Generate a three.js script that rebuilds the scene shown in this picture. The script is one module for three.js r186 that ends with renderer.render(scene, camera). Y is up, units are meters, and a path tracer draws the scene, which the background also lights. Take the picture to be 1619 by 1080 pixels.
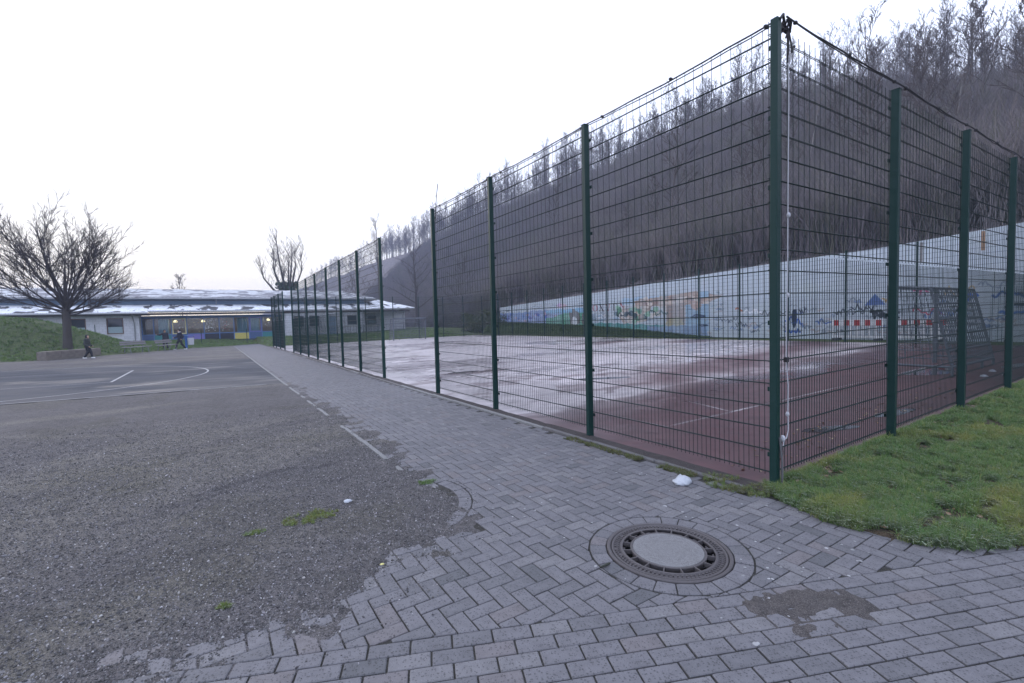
import * as THREE from 'three';
import { mergeGeometries, mergeVertices } from 'three/addons/utils/BufferGeometryUtils.js';
import { MarchingCubes } from 'three/addons/objects/MarchingCubes.js';
import { RoundedBoxGeometry } from 'three/addons/geometries/RoundedBoxGeometry.js';

// ---------------------------------------------------------------- camera, sky, sun, exposure
const scene = new THREE.Scene();
const camera = new THREE.PerspectiveCamera(72.17, 1619 / 1080, 0.05, 3000);
camera.position.set(0, 1.5545, 0);
camera.rotation.set(THREE.MathUtils.degToRad(-2.814), THREE.MathUtils.degToRad(-32.56), THREE.MathUtils.degToRad(-1.422), 'YXZ');
camera.updateMatrixWorld(true);
const renderer = new THREE.WebGLRenderer({ antialias: true });
renderer.setSize(1024, 683);
renderer.toneMapping = THREE.LinearToneMapping;
renderer.toneMappingExposure = 1.36;
renderer.shadowMap.enabled = true;
const glow = new THREE.Vector3(-0.24, 0.0, -0.97).normalize();   // the bright end of the sky
{
  const W = 512, H = 256, d = new Float32Array(W * H * 4);
  for (let j = 0; j < H; j++) for (let i = 0; i < W; i++) {
    const el = ((j + 0.5) / H - 0.5) * Math.PI, az = ((i + 0.5) / W - 0.5) * 2 * Math.PI;
    const x = Math.cos(el) * Math.cos(az), y = Math.sin(el), z = Math.cos(el) * Math.sin(az);
    const c = x * glow.x + z * glow.z, low = Math.exp(-Math.max(0, y) * 5.5);
    const g = Math.pow(Math.max(0, 0.5 + 0.5 * c), 6) * low;
    const k = (j * W + i) * 4;
    d[k] = 0.98 + 0.14 * low + 0.5 * g; d[k + 1] = 1.08 + 0.12 * low + 0.16 * g; d[k + 2] = 1.37 + 0.06 * low - 0.68 * g; d[k + 3] = 1;
  }
  const sky = new THREE.DataTexture(d, W, H, THREE.RGBAFormat, THREE.FloatType);
  sky.mapping = THREE.EquirectangularReflectionMapping; sky.magFilter = THREE.LinearFilter; sky.needsUpdate = true;
  scene.background = sky; scene.environment = sky;
}
const sun = new THREE.DirectionalLight(0xfff1e0, 0.6);
sun.position.set(-24, 34, -97); sun.castShadow = true; sun.shadow.radius = 40;
Object.assign(sun.shadow.camera, { left: -80, right: 80, top: 80, bottom: -80, near: 1, far: 400 });
scene.add(sun, sun.target);
scene.fog = new THREE.FogExp2(0xd2ddff, 0.0015);

// ---------------------------------------------------------------- helpers
function random(seed) { let a = seed >>> 0; return () => { a = (a + 0x6D2B79F5) | 0; let t = Math.imul(a ^ (a >>> 15), 1 | a); t = (t + Math.imul(t ^ (t >>> 7), 61 | t)) ^ t; return ((t ^ (t >>> 14)) >>> 0) / 4294967296; }; }
const clamp = (v, a, b) => Math.min(b, Math.max(a, v)), lerp = (a, b, t) => a + (b - a) * t;
const smooth = (a, b, v) => { const t = clamp((v - a) / (b - a), 0, 1); return t * t * (3 - 2 * t); };
function curve(pts, x) { if (x <= pts[0][0]) return pts[0][1]; for (let i = 1; i < pts.length; i++) if (x <= pts[i][0]) return lerp(pts[i - 1][1], pts[i][1], (x - pts[i - 1][0]) / (pts[i][0] - pts[i - 1][0])); return pts[pts.length - 1][1]; }
const hash = (i, j, s = 0) => { let h = Math.imul(i, 374761393) + Math.imul(j, 668265263) + Math.imul(s, 2147483647) | 0; h = Math.imul(h ^ (h >>> 13), 1274126177); return ((h ^ (h >>> 16)) >>> 0) / 4294967296; };
function noise(x, y, s = 0, wrap = 0) {
  const i = Math.floor(x), j = Math.floor(y), f = x - i, g = y - j, u = f * f * (3 - 2 * f), v = g * g * (3 - 2 * g);
  const w = (a, b) => wrap ? hash(((a % wrap) + wrap) % wrap, ((b % wrap) + wrap) % wrap, s) : hash(a, b, s);
  return lerp(lerp(w(i, j), w(i + 1, j), u), lerp(w(i, j + 1), w(i + 1, j + 1), u), v);
}
const fbm = (x, y, o = 4, s = 0) => { let a = 0.5, r = 0, t = 0; for (let k = 0; k < o; k++) { r += a * noise(x, y, s + k); t += a; x *= 2.03; y *= 2.03; a *= 0.5; } return r / t; };
const fbmWrap = (x, y, o, s, wrap) => { let a = 0.5, r = 0, t = 0; for (let k = 0; k < o; k++) { r += a * noise(x, y, s + k, wrap); t += a; x *= 2; y *= 2; wrap *= 2; a *= 0.5; } return r / t; };
const toByte = v => { v = clamp(v, 0, 1); return Math.round(255 * (v <= 0.0031308 ? v * 12.92 : 1.055 * Math.pow(v, 1 / 2.4) - 0.055)); };
function texture(w, h, f, { color = true, repeat = [1, 1], wrap = true } = {}) {
  const d = new Uint8Array(w * h * 4);
  for (let j = 0; j < h; j++) for (let i = 0; i < w; i++) {
    const c = f((i + 0.5) / w, (j + 0.5) / h, i, j), k = (j * w + i) * 4;
    if (color) { d[k] = toByte(c[0]); d[k + 1] = toByte(c[1]); d[k + 2] = toByte(c[2]); } else d[k] = d[k + 1] = d[k + 2] = Math.round(255 * clamp(c, 0, 1));
    d[k + 3] = 255;
  }
  const t = new THREE.DataTexture(d, w, h); t.magFilter = THREE.LinearFilter; t.minFilter = THREE.LinearMipmapLinearFilter; t.generateMipmaps = true;
  if (color) t.colorSpace = THREE.SRGBColorSpace;
  if (wrap) t.wrapS = t.wrapT = THREE.RepeatWrapping;
  t.repeat.set(...repeat); t.needsUpdate = true; return t;
}
const rgb = (r, g, b) => new THREE.Color().setRGB(r, g, b);
const mat = (r, g, b, rough = 0.7, extra = {}) => new THREE.MeshStandardMaterial({ color: rgb(r, g, b), roughness: rough, ...extra });
const taken = {};
function numbered(n) { const k = taken[n] = (taken[n] ?? -1) + 1; return k ? n + '_' + String(k).padStart(3, '0') : n; }
function shadows(o) { o.traverse(m => { if (m.isMesh) m.castShadow = m.receiveShadow = true; }); return o; }
function part(name, geometry, material, parent, label) { const m = new THREE.Mesh(geometry, material); m.name = name; m.castShadow = m.receiveShadow = true; parent.add(m); if (label) m.userData.label = label; return m; }
function thing(name, label, category, position = [0, 0, 0], turn = 0, group) {
  const o = new THREE.Group(); o.name = numbered(name); o.position.set(...position); o.rotation.y = turn; o.userData = { label, category }; if (group) o.userData.group = group; scene.add(o); return o;
}
function single(name, geometry, material, label, category, position = [0, 0, 0], group) {
  const m = new THREE.Mesh(geometry, material); m.name = numbered(name); m.position.set(...position); m.castShadow = m.receiveShadow = true; m.userData = { label, category }; if (group) m.userData.group = group; scene.add(m); return m;
}
function structure(name, geometry, material, label, category = 'ground') { const m = single(name, geometry, material, label, category); m.userData.kind = 'structure'; return m; }
function copy(o, position, turn, label, group) { const c = o.clone(); c.name = numbered(o.name.replace(/_\d{3}$/, '')); c.position.set(...position); c.rotation.y = turn; c.userData = { ...o.userData }; if (label) c.userData.label = label; if (group) c.userData.group = group; scene.add(c); return c; }
class Builder {                                   // gathers tubes, boxes and prisms into one geometry
  constructor() { this.p = []; this.n = []; this.u = []; this.i = []; }
  vertex(x, y, z, a, b, c, u = 0, v = 0) { this.p.push(x, y, z); this.n.push(a, b, c); this.u.push(u, v); return this.p.length / 3 - 1; }
  tube(pts, radii, sides = 4, cap = false) {
    let nx = 0, ny = 0, nz = 0, prev = -1;
    for (let k = 0; k < pts.length; k++) {
      const a = pts[Math.max(0, k - 1)], b = pts[Math.min(pts.length - 1, k + 1)];
      let tx = b[0] - a[0], ty = b[1] - a[1], tz = b[2] - a[2]; const l = Math.hypot(tx, ty, tz) || 1; tx /= l; ty /= l; tz /= l;
      if (k === 0) { if (Math.abs(ty) < 0.9) { nx = -tz; ny = 0; nz = tx; } else { nx = 1; ny = 0; nz = 0; } }
      const dt = nx * tx + ny * ty + nz * tz; nx -= dt * tx; ny -= dt * ty; nz -= dt * tz; const m = Math.hypot(nx, ny, nz) || 1; nx /= m; ny /= m; nz /= m;
      const bx = ty * nz - tz * ny, by = tz * nx - tx * nz, bz = tx * ny - ty * nx, r = Array.isArray(radii) ? radii[k] : radii, first = this.p.length / 3;
      for (let s = 0; s < sides; s++) { const q = s / sides * Math.PI * 2, c = Math.cos(q), d = Math.sin(q), vx = nx * c + bx * d, vy = ny * c + by * d, vz = nz * c + bz * d; this.vertex(pts[k][0] + vx * r, pts[k][1] + vy * r, pts[k][2] + vz * r, vx, vy, vz, s / sides, k); }
      if (prev >= 0) for (let s = 0; s < sides; s++) { const t = (s + 1) % sides; this.i.push(prev + s, prev + t, first + s, prev + t, first + t, first + s); }
      if (cap && (k === 0 || k === pts.length - 1)) for (let s = 1; s < sides - 1; s++) k === 0 ? this.i.push(first, first + s + 1, first + s) : this.i.push(first, first + s, first + s + 1);
      prev = first;
    }
    return this;
  }
  box(x0, y0, z0, x1, y1, z1) {
    const f = [[[x1, y0, z0], [x1, y1, z0], [x1, y1, z1], [x1, y0, z1], 1, 0, 0], [[x0, y0, z1], [x0, y1, z1], [x0, y1, z0], [x0, y0, z0], -1, 0, 0], [[x0, y1, z0], [x0, y1, z1], [x1, y1, z1], [x1, y1, z0], 0, 1, 0], [[x0, y0, z1], [x0, y0, z0], [x1, y0, z0], [x1, y0, z1], 0, -1, 0], [[x0, y0, z1], [x1, y0, z1], [x1, y1, z1], [x0, y1, z1], 0, 0, 1], [[x1, y0, z0], [x0, y0, z0], [x0, y1, z0], [x1, y1, z0], 0, 0, -1]];
    for (const [a, b, c, d, p, q, r] of f) { const k = this.p.length / 3; for (const v of [a, b, c, d]) this.vertex(v[0], v[1], v[2], p, q, r, p ? v[2] : v[0], q ? v[2] : v[1]); this.i.push(k, k + 1, k + 2, k, k + 2, k + 3); }
    return this;
  }
  quad(a, b, c, d, uv) {
    const e = new THREE.Vector3(b[0] - a[0], b[1] - a[1], b[2] - a[2]), f = new THREE.Vector3(d[0] - a[0], d[1] - a[1], d[2] - a[2]).length() ? new THREE.Vector3(d[0] - a[0], d[1] - a[1], d[2] - a[2]) : new THREE.Vector3(c[0] - a[0], c[1] - a[1], c[2] - a[2]), n = e.cross(f).normalize(), k = this.p.length / 3;
    [a, b, c, d].forEach((v, s) => this.vertex(v[0], v[1], v[2], n.x, n.y, n.z, uv ? uv[s][0] : v[0], uv ? uv[s][1] : v[2])); this.i.push(k, k + 1, k + 2, k, k + 2, k + 3); return this;
  }
  build() { const g = new THREE.BufferGeometry(); g.setAttribute('position', new THREE.Float32BufferAttribute(this.p, 3)); g.setAttribute('normal', new THREE.Float32BufferAttribute(this.n, 3)); g.setAttribute('uv', new THREE.Float32BufferAttribute(this.u, 2)); g.setIndex(this.i); return g; }
}
const boxGeometry = (x0, y0, z0, x1, y1, z1) => new Builder().box(x0, y0, z0, x1, y1, z1).build();
function roundBox(w, h, d, r, x = 0, y = 0, z = 0) { const g = new RoundedBoxGeometry(w, h, d, 2, r); g.translate(x, y, z); return g; }
function sheet(xs, zs, height, color) {           // a height field with uv in metres
  const p = [], u = [], i = [], c = [], n = xs.length;
  for (const z of zs) for (const x of xs) { p.push(x, height(x, z), z); u.push(x, -z); if (color) c.push(...color(x, z)); }
  for (let b = 0; b < zs.length - 1; b++) for (let a = 0; a < n - 1; a++) { const k = b * n + a; i.push(k, k + n, k + 1, k + 1, k + n, k + n + 1); }
  const g = new THREE.BufferGeometry(); g.setAttribute('position', new THREE.Float32BufferAttribute(p, 3)); g.setAttribute('uv', new THREE.Float32BufferAttribute(u, 2));
  if (color) g.setAttribute('color', new THREE.Float32BufferAttribute(c, 3)); g.setIndex(i); g.computeVertexNormals(); return g;
}
function range(a, b, step) { const n = Math.max(1, Math.round((b - a) / step)), r = []; for (let k = 0; k <= n; k++) r.push(a + (b - a) * k / n); return r; }
const joined = (...parts) => { const r = []; for (const q of parts) for (const v of q) if (!r.length || v > r[r.length - 1] + 1e-6) r.push(v); return r; };
function instanced(name, geometry, material, list, parent, label, category) {      // list of [matrix, colour]
  const m = new THREE.InstancedMesh(geometry, material, list.length); list.forEach(([a, c], k) => { m.setMatrixAt(k, a); if (c) m.setColorAt(k, c); });
  m.castShadow = m.receiveShadow = true; m.userData.kind = 'stuff';
  if (parent) { m.name = name; parent.add(m); } else { m.name = numbered(name); m.userData.label = label; m.userData.category = category; scene.add(m); }
  return m;
}
const M4 = (x, y, z, rx, ry, rz, sx, sy = sx, sz = sx) => new THREE.Matrix4().compose(new THREE.Vector3(x, y, z), new THREE.Quaternion().setFromEuler(new THREE.Euler(rx, ry, rz)), new THREE.Vector3(sx, sy, sz));
const inView = (x, y, z, m = 1.05) => { const v = new THREE.Vector3(x, y, z).project(camera); return v.z < 1 && Math.abs(v.x) < m && Math.abs(v.y) < m; };

// ---------------------------------------------------------------- levels of the ground
const plane = (x, z) => 0.01012 * (x - 4.1205) - 0.00679 * (-2.1994 - z);
function level(x, z) { const b = clamp(z, -62, 12), a = clamp(x, -14, 26); return a > 1.6 ? plane(a, b) : plane(1.6, b) + 0.011 * (1.6 - a); }
const yardPolygon = [[1.70, -70], [1.70, -15], [1.86, -12.5], [1.88, -9], [1.84, -7], [1.86, -5], [1.8, -4.55], [1.79, -4.1], [1.76, -3.75], [1.64, -3.42], [1.4, -3.1], [1.16, -2.9], [0.85, -2.7], [0.4, -2.52], [0.05, -2.43], [-0.3, -2.53], [-1, -2.82], [-8, -5.7], [-60, -26.8], [-60, -70]];
function inside(poly, x, z) {                      // signed distance, positive inside
  let d = 1e9, s = false;
  for (let i = 0, j = poly.length - 1; i < poly.length; j = i++) {
    const [ax, az] = poly[j], [bx, bz] = poly[i], ex = bx - ax, ez = bz - az, t = clamp(((x - ax) * ex + (z - az) * ez) / (ex * ex + ez * ez), 0, 1);
    d = Math.min(d, Math.hypot(x - ax - ex * t, z - az - ez * t)); if ((az > z) !== (bz > z) && x < ax + (z - az) / (bz - az) * ex) s = !s;
  }
  return s ? d : -d;
}
const lawnEdge = x => curve([[-60, -36.3], [-8, -36.2], [-6.2, -39.3], [-5.1, -41.6], [-3.4, -44.4], [-1.7, -48], [2.2, -51.5], [3.9, -54], [4, -43.3], [40, -43.3]], x);
const moundProfile = x => curve([[-60, 3], [-16, 2.7], [-12, 2.3], [-10.4, 2.12], [-8.5, 1.48], [-7.2, 0.95], [-5.8, 0.22], [-4.4, 0]], x);
function lawnLevel(x, z) {
  const d = lawnEdge(x) - z, g = level(x, z);
  return g + clamp(d * 0.12, -0.06, 0.05) + smooth(0.3, 11, d) * Math.max(0, 0.14 - g) + moundProfile(x) * smooth(-36.3, -45, z) * (1 - smooth(-46, -56, z)) + 0.35 * smooth(13, 24, x) * smooth(-43.3, -57, z) + 0.05 * (fbm(x * 0.8, z * 0.8, 3, 3) - 0.5) * smooth(0, 1, d);
}
const wallTop = z => curve([[-42, 2.66], [-27.9, 3.32], [-13.2, 4.13], [-8.1, 4.28], [-4.4, 4.61], [6, 5.1], [30, 5.4]], z);
const bankTop = z => level(25, z) + curve([[-42, 1.25], [-41, 1.22], [-27.9, 0.78], [-22, 0.38], [-18, 0.06], [-17, 0], [10, 0]], z);

// ---------------------------------------------------------------- surface textures
const speckle = (u, v, w, s, density, soft = 0.25) => {        // scattered grains, tiling
  const x = u * w, y = v * w, i = Math.floor(x), j = Math.floor(y); let best = 9, id = 0;
  for (let b = -1; b <= 1; b++) for (let a = -1; a <= 1; a++) { const p = ((i + a) % w + w) % w, q = ((j + b) % w + w) % w; if (hash(p, q, s) > density) continue; const d = Math.hypot(i + a + 0.2 + 0.6 * hash(p, q, s + 1) - x, j + b + 0.2 + 0.6 * hash(p, q, s + 2) - y) / (0.25 + 0.35 * hash(p, q, s + 3)); if (d < best) { best = d; id = hash(p, q, s + 4); } }
  return [clamp((1 - best) / soft, 0, 1), id];
};
const gravelMap = texture(1024, 1024, (u, v) => {
  let k = 0.42 + 0.6 * (fbmWrap(u * 24, v * 24, 4, 11, 24) - 0.5); let c = [k * 1.03, k, k * 0.97];
  for (const [w, s, d] of [[230, 21, 0.75], [120, 31, 0.5]]) { const [a, id] = speckle(u, v, w, s, d); if (a > 0) { const t = 0.2 + 1.15 * id * id + (id > 0.9 ? 0.6 : 0); c = [lerp(c[0], t, a * 0.85), lerp(c[1], t * 0.99, a * 0.85), lerp(c[2], t * 1.03, a * 0.85)]; } }
  return c;
});
const gravelBump = texture(1024, 1024, (u, v) => { let h = 0.4 * fbmWrap(u * 40, v * 40, 4, 12, 40); for (const [w, s, d] of [[230, 21, 0.75], [120, 31, 0.5]]) h = Math.max(h, 0.2 + speckle(u, v, w, s, d, 0.9)[0] * (w === 120 ? 0.8 : 0.5)); return h; }, { color: false });
const paverMap = texture(512, 512, (u, v) => {
  let k = 0.78 + 0.3 * (fbmWrap(u * 10, v * 10, 5, 41, 10) - 0.5) + 0.22 * (hash(Math.floor(u * 300), Math.floor(v * 300), 5) - 0.5);
  const [a] = speckle(u, v, 46, 51, 0.3, 0.5); k = lerp(k, 0.3, a * 0.8); const [b, id] = speckle(u, v, 90, 61, 0.25, 0.5); k = lerp(k, 0.5 + 0.7 * id, b * 0.6); return [k, k, k];
}, {});
const paverBump = texture(512, 512, (u, v) => { let k = 0.6 + 0.5 * (fbmWrap(u * 30, v * 30, 4, 42, 30) - 0.5); const [a] = speckle(u, v, 46, 51, 0.3, 0.6); return k - 0.5 * a; }, { color: false });
const grain = texture(512, 512, (u, v) => 0.5 + 0.9 * (fbmWrap(u * 32, v * 32, 4, 71, 32) - 0.5), { color: false });
const stoneMap = texture(512, 512, (u, v) => { const k = 0.85 + 0.5 * (fbmWrap(u * 8, v * 8, 6, 81, 8) - 0.5); return [k, k, k]; });
const meadowMap = texture(512, 512, (u, v) => { const a = fbmWrap(u * 12, v * 12, 5, 91, 12), b = fbmWrap(u * 60, v * 60, 2, 95, 60); const k = 0.55 + 0.9 * (b - 0.5) + 0.6 * (a - 0.5); return [k * lerp(1.0, 1.35, a), k * 1.05, k * 0.9]; });
const scaled = (t, s) => { const c = t.clone(); c.repeat.set(s, s); c.needsUpdate = true; return c; };

// ---------------------------------------------------------------- ground, yard, lawns
const lawnMaterial = new THREE.MeshStandardMaterial({ color: rgb(0.10, 0.16, 0.05), map: scaled(meadowMap, 0.7), bumpMap: scaled(grain, 0.8), bumpScale: 0.06, roughness: 0.95 });
structure('ground', sheet(joined(range(-460, -60, 40), range(-60, 26, 6), range(26, 460, 62)), joined(range(-620, -70, 50), range(-70, 14, 6), range(14, 300, 57.2)), (x, z) => level(x, z) - 0.25, null), mat(0.09, 0.11, 0.05, 0.95, { map: scaled(meadowMap, 0.4) }), 'wide flat grassy ground reaching out to the horizon');
const asphaltArea = (x, z) => Math.min(1.5 - x, z + 27.9, -14.55 - z);          // positive inside
function yardLevel(x, z) {
  const d = inside(yardPolygon, x, z), n = fbm(x * 3.1, z * 3.1, 4, 7) - 0.5, f = fbm(x * 14, z * 14, 3, 9) - 0.5;
  let o = d > 0 ? Math.min(0.016, d * 0.055 - 0.004) : Math.max(-0.03, d * 0.07 - 0.004);
  o += (n * 0.05 + (fbm(x * 7, z * 7, 3, 8) - 0.5) * 0.03) * smooth(-0.35, -0.1, d) * smooth(0.6, 0.2, d) + n * 0.02 * smooth(0.2, 0.6, d) + f * 0.007;
  const a = asphaltArea(x, z) + 0.35 * n; if (a > -0.2) o = Math.min(o, lerp(o, -0.03, smooth(-0.2, 0.15, a)));
  if (z < -33) o -= 0.12 * smooth(-0.4, 1.2, lawnEdge(x) - z);
  if (d > 0.5 && z > -9) { const u = x * 0.94 - z * 0.34, w = x * 0.34 + z * 0.94; o -= 0.022 * smooth(0.62, 0.7, fbm(u * 0.9 + 4, w * 3.6, 3, 301)) * smooth(0.5, 0.9, d); }
  return level(x, z) + o + 0.02 * (fbm(x * 0.6, z * 0.6, 2, 15) - 0.5) * smooth(0.2, 1.2, d) * (a > -0.5 ? 0 : 1);
}
{
  const xs = joined(range(-60, -20, 2), range(-20, -6, 0.5), range(-6, -2.2, 0.12), range(-2.2, 2.2, 0.026)), zs = joined(range(-57, -30, 0.6), range(-30, -13, 0.3), range(-13, -6, 0.1), range(-6, -1.8, 0.026), range(-1.7, 14, 1.2));
  const tone = (x, z) => { const s = Math.max(smooth(0.5, 0.72, fbm(x * 0.32 + z * 0.10, z * 0.85 + x * 0.2, 4, 19)), 0.8 * smooth(0.16, 0.02, Math.abs(((Math.hypot(x - 9, z + 22) + 0.5 * fbm(x, z, 2, 5)) % 2.6) - 1.3)) * smooth(0.45, 0.6, fbm(x * 0.7, z * 0.7, 3, 33))), k = 0.86 + 0.3 * (fbm(x * 1.7, z * 1.7, 3, 23) - 0.5), m = smooth(0.62, 0.75, fbm(x * 0.9, z * 0.9, 3, 29)); return [k * lerp(0.225, 0.32, s) * lerp(1, 0.9, m), k * lerp(0.212, 0.30, s) * lerp(1, 0.9, m), k * lerp(0.218, 0.275, s) * lerp(1, 0.82, m)]; };
  structure('gravel_yard', sheet(xs, zs, yardLevel, tone), new THREE.MeshStandardMaterial({ vertexColors: true, map: scaled(gravelMap, 0.9), bumpMap: scaled(gravelBump, 0.9), bumpScale: 0.008, roughness: 0.85 }), 'grey gravel school yard spilling over the edge of the paved path', 'gravel');
  const r = random(5), list = [], g = new THREE.IcosahedronGeometry(1, 0), q = g.attributes.position; for (let k = 0; k < q.count; k++) { const s = 0.75 + 0.5 * hash(Math.round(q.getX(k) * 50), Math.round(q.getY(k) * 50 + q.getZ(k) * 90), 3); q.setXYZ(k, q.getX(k) * s, q.getY(k) * s, q.getZ(k) * s); } g.computeVertexNormals();
  for (let k = 0; list.length < 95000 && k < 1500000; k++) {
    const t = Math.pow(r(), 0.55), z = -1.9 - 8.5 * (1 - t), x = -5.4 + 7.4 * r(), d = inside(yardPolygon, x, z);
    if (d < -0.12 - 0.5 * r() * r() || (d < 0 && r() > 0.16) || !inView(x, 0, z, 1.08)) continue;
    const s = (0.0024 + 0.006 * r() * r()) * (r() > 0.985 ? 1.8 : 1), y = Math.max(yardLevel(x, z), d < 0.3 ? level(x, z) - (d < -0.05 ? 0.001 : 0.02) : -9), v = 0.045 + 0.24 * r() * r() + (r() > 0.95 ? 0.25 : 0);
    list.push([M4(x, y + s * 0.15, z, r() * 6, r() * 6, r() * 6, s, s * 0.75, s * (0.8 + 0.7 * r())), rgb(v * (1 + 0.08 * r()), v, v * (0.95 + 0.14 * r()))]);
  }
  instanced('gravel', g, mat(1, 1, 1, 0.75), list, null, 'loose grey pebbles scattered on the gravel yard by the paved path', 'gravel');
}
const schoolLawn = structure('lawn', sheet(joined(range(-60, -16, 2), range(-16, 7, 0.35), range(7, 27, 1)), joined(range(-110, -62, 4), range(-62, -34, 0.4)), (x, z) => lawnLevel(x, z) - (x > 3.95 && z > -43.32 ? 0.3 : 0)), lawnMaterial, 'green lawn with a grassy mound in front of the school building', 'lawn');

// asphalt pitch with its painted lines
{
  const asphaltMap = texture(2048, 1024, (u, v) => {
    const x = -30 + 31.6 * u, z = -27.9 + 13.35 * v, k = 0.085 + 0.05 * (fbm(x * 0.5, z * 1.6, 5, 101) - 0.5) + 0.035 * (hash(Math.floor(u * 2048), Math.floor(v * 1024), 2) - 0.5);
    const s = smooth(0.49, 0.7, fbm(x * 0.35 + 3, z * 0.55 - x * 0.25, 5, 111)) * 0.65 + 0.35 * smooth(0.8, 0, Math.abs(x + 2.6 - (z + 21) * 0.42 + 0.6 * noise(x, z, 4))), e = smooth(0.9, 0, z + 27.9 + noise(x, z, 8) - 0.5) * 0.5 + smooth(1.6, 0, -14.55 - z + 2 * (fbm(x * 1.2, z * 1.2, 3, 9) - 0.5)) * 0.75, t = clamp(s + e, 0, 0.85);
    return [lerp(k * 0.9, 0.118, t), lerp(k * 0.93, 0.114, t), lerp(k * 1.05, 0.116, t)];
  });
  const asphaltRough = texture(1024, 512, (u, v) => { const x = -30 + 31.6 * u, z = -27.9 + 13.35 * v, w = fbm(x * 0.28, z * 0.75, 4, 121); return lerp(0.6, 0.95, smooth(0.30, 0.44, w)) + 0.1 * (fbm(x * 3, z * 3, 3, 5) - 0.5); }, { color: false });
  const g = sheet(range(-30, 1.6, 0.79), range(-27.9, -14.55, 0.89), (x, z) => level(x, z)), u = g.attributes.uv; for (let k = 0; k < u.count; k++) u.setXY(k, (u.getX(k) + 30) / 31.6, (-u.getY(k) + 27.9) / 13.35);
  structure('asphalt_pitch', g, new THREE.MeshPhysicalMaterial({ specularIntensity: 0.3, map: asphaltMap, roughnessMap: asphaltRough, roughness: 1, bumpMap: scaled(grain, 60), bumpScale: 0.002 }), 'damp dark asphalt ball pitch with sandy tyre tracks', 'asphalt');
  const white = mat(0.4, 0.4, 0.41, 0.7, { map: scaled(stoneMap, 1) });
  const stripe = (pts, w, name, label) => { const b = new Builder(); for (let k = 0; k < pts.length - 1; k++) { const [ax, az] = pts[k], [bx, bz] = pts[k + 1], l = Math.hypot(bx - ax, bz - az), px = -(bz - az) / l * w / 2, pz = (bx - ax) / l * w / 2, h = 0.004; const v = (x, z) => [x, level(x, z) + h, z]; b.quad(v(ax + px, az + pz), v(bx + px, bz + pz), v(bx - px, bz - pz), v(ax - px, az - pz)); } const g = b.build(); const n = g.attributes.normal; for (let k = 0; k < n.count; k++) n.setXYZ(k, 0, 1, 0); return structure(name, g, white, label, 'marking'); };
  const line = (a, b, n = 8) => Array.from({ length: n + 1 }, (_, k) => [lerp(a[0], b[0], k / n), lerp(a[1], b[1], k / n)]);
  stripe(Array.from({ length: 41 }, (_, k) => { const t = (-98 + 196 * k / 40) * Math.PI / 180; return [-6.45 + 6.25 * Math.cos(t), -21.05 + 6.25 * Math.sin(t)]; }), 0.06, 'painted_arc', 'white painted three point arc on the asphalt pitch');
  stripe(line([-2.68, -18.65], [-2.7, -23.55]), 0.07, 'painted_line', 'short white painted free throw line inside the arc');
  stripe(line([-14, -18.6], [-2.68, -18.65]), 0.05, 'painted_line', 'faint white lane line on the path side of the yard pitch');
  stripe(line([-14, -23.6], [-2.7, -23.55]), 0.05, 'painted_line', 'faint white lane line on the school side of the pitch');
  stripe(line([-14, -14.72], [1.2, -14.62], 14), 0.05, 'painted_line', 'thin white border line where the asphalt meets the gravel');
  const court = mat(0.5, 0.47, 0.48, 0.55), lineOn = (pts, w, label) => { stripe(pts, w, 'court_line', label).material = court; };
  lineOn(line([5.25, -4.29], [22.8, -4.15], 16), 0.05, 'white goal line on the red sports court');
  lineOn(line([5.25, -4.29], [5.2, -40.5], 30), 0.045, 'worn white side line of the red court beside the path fence');
  lineOn(line([6.78, -4.33], [7.05, -5.3], 3), 0.035, 'short worn tick mark on the red court by the goal line');
}

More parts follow.
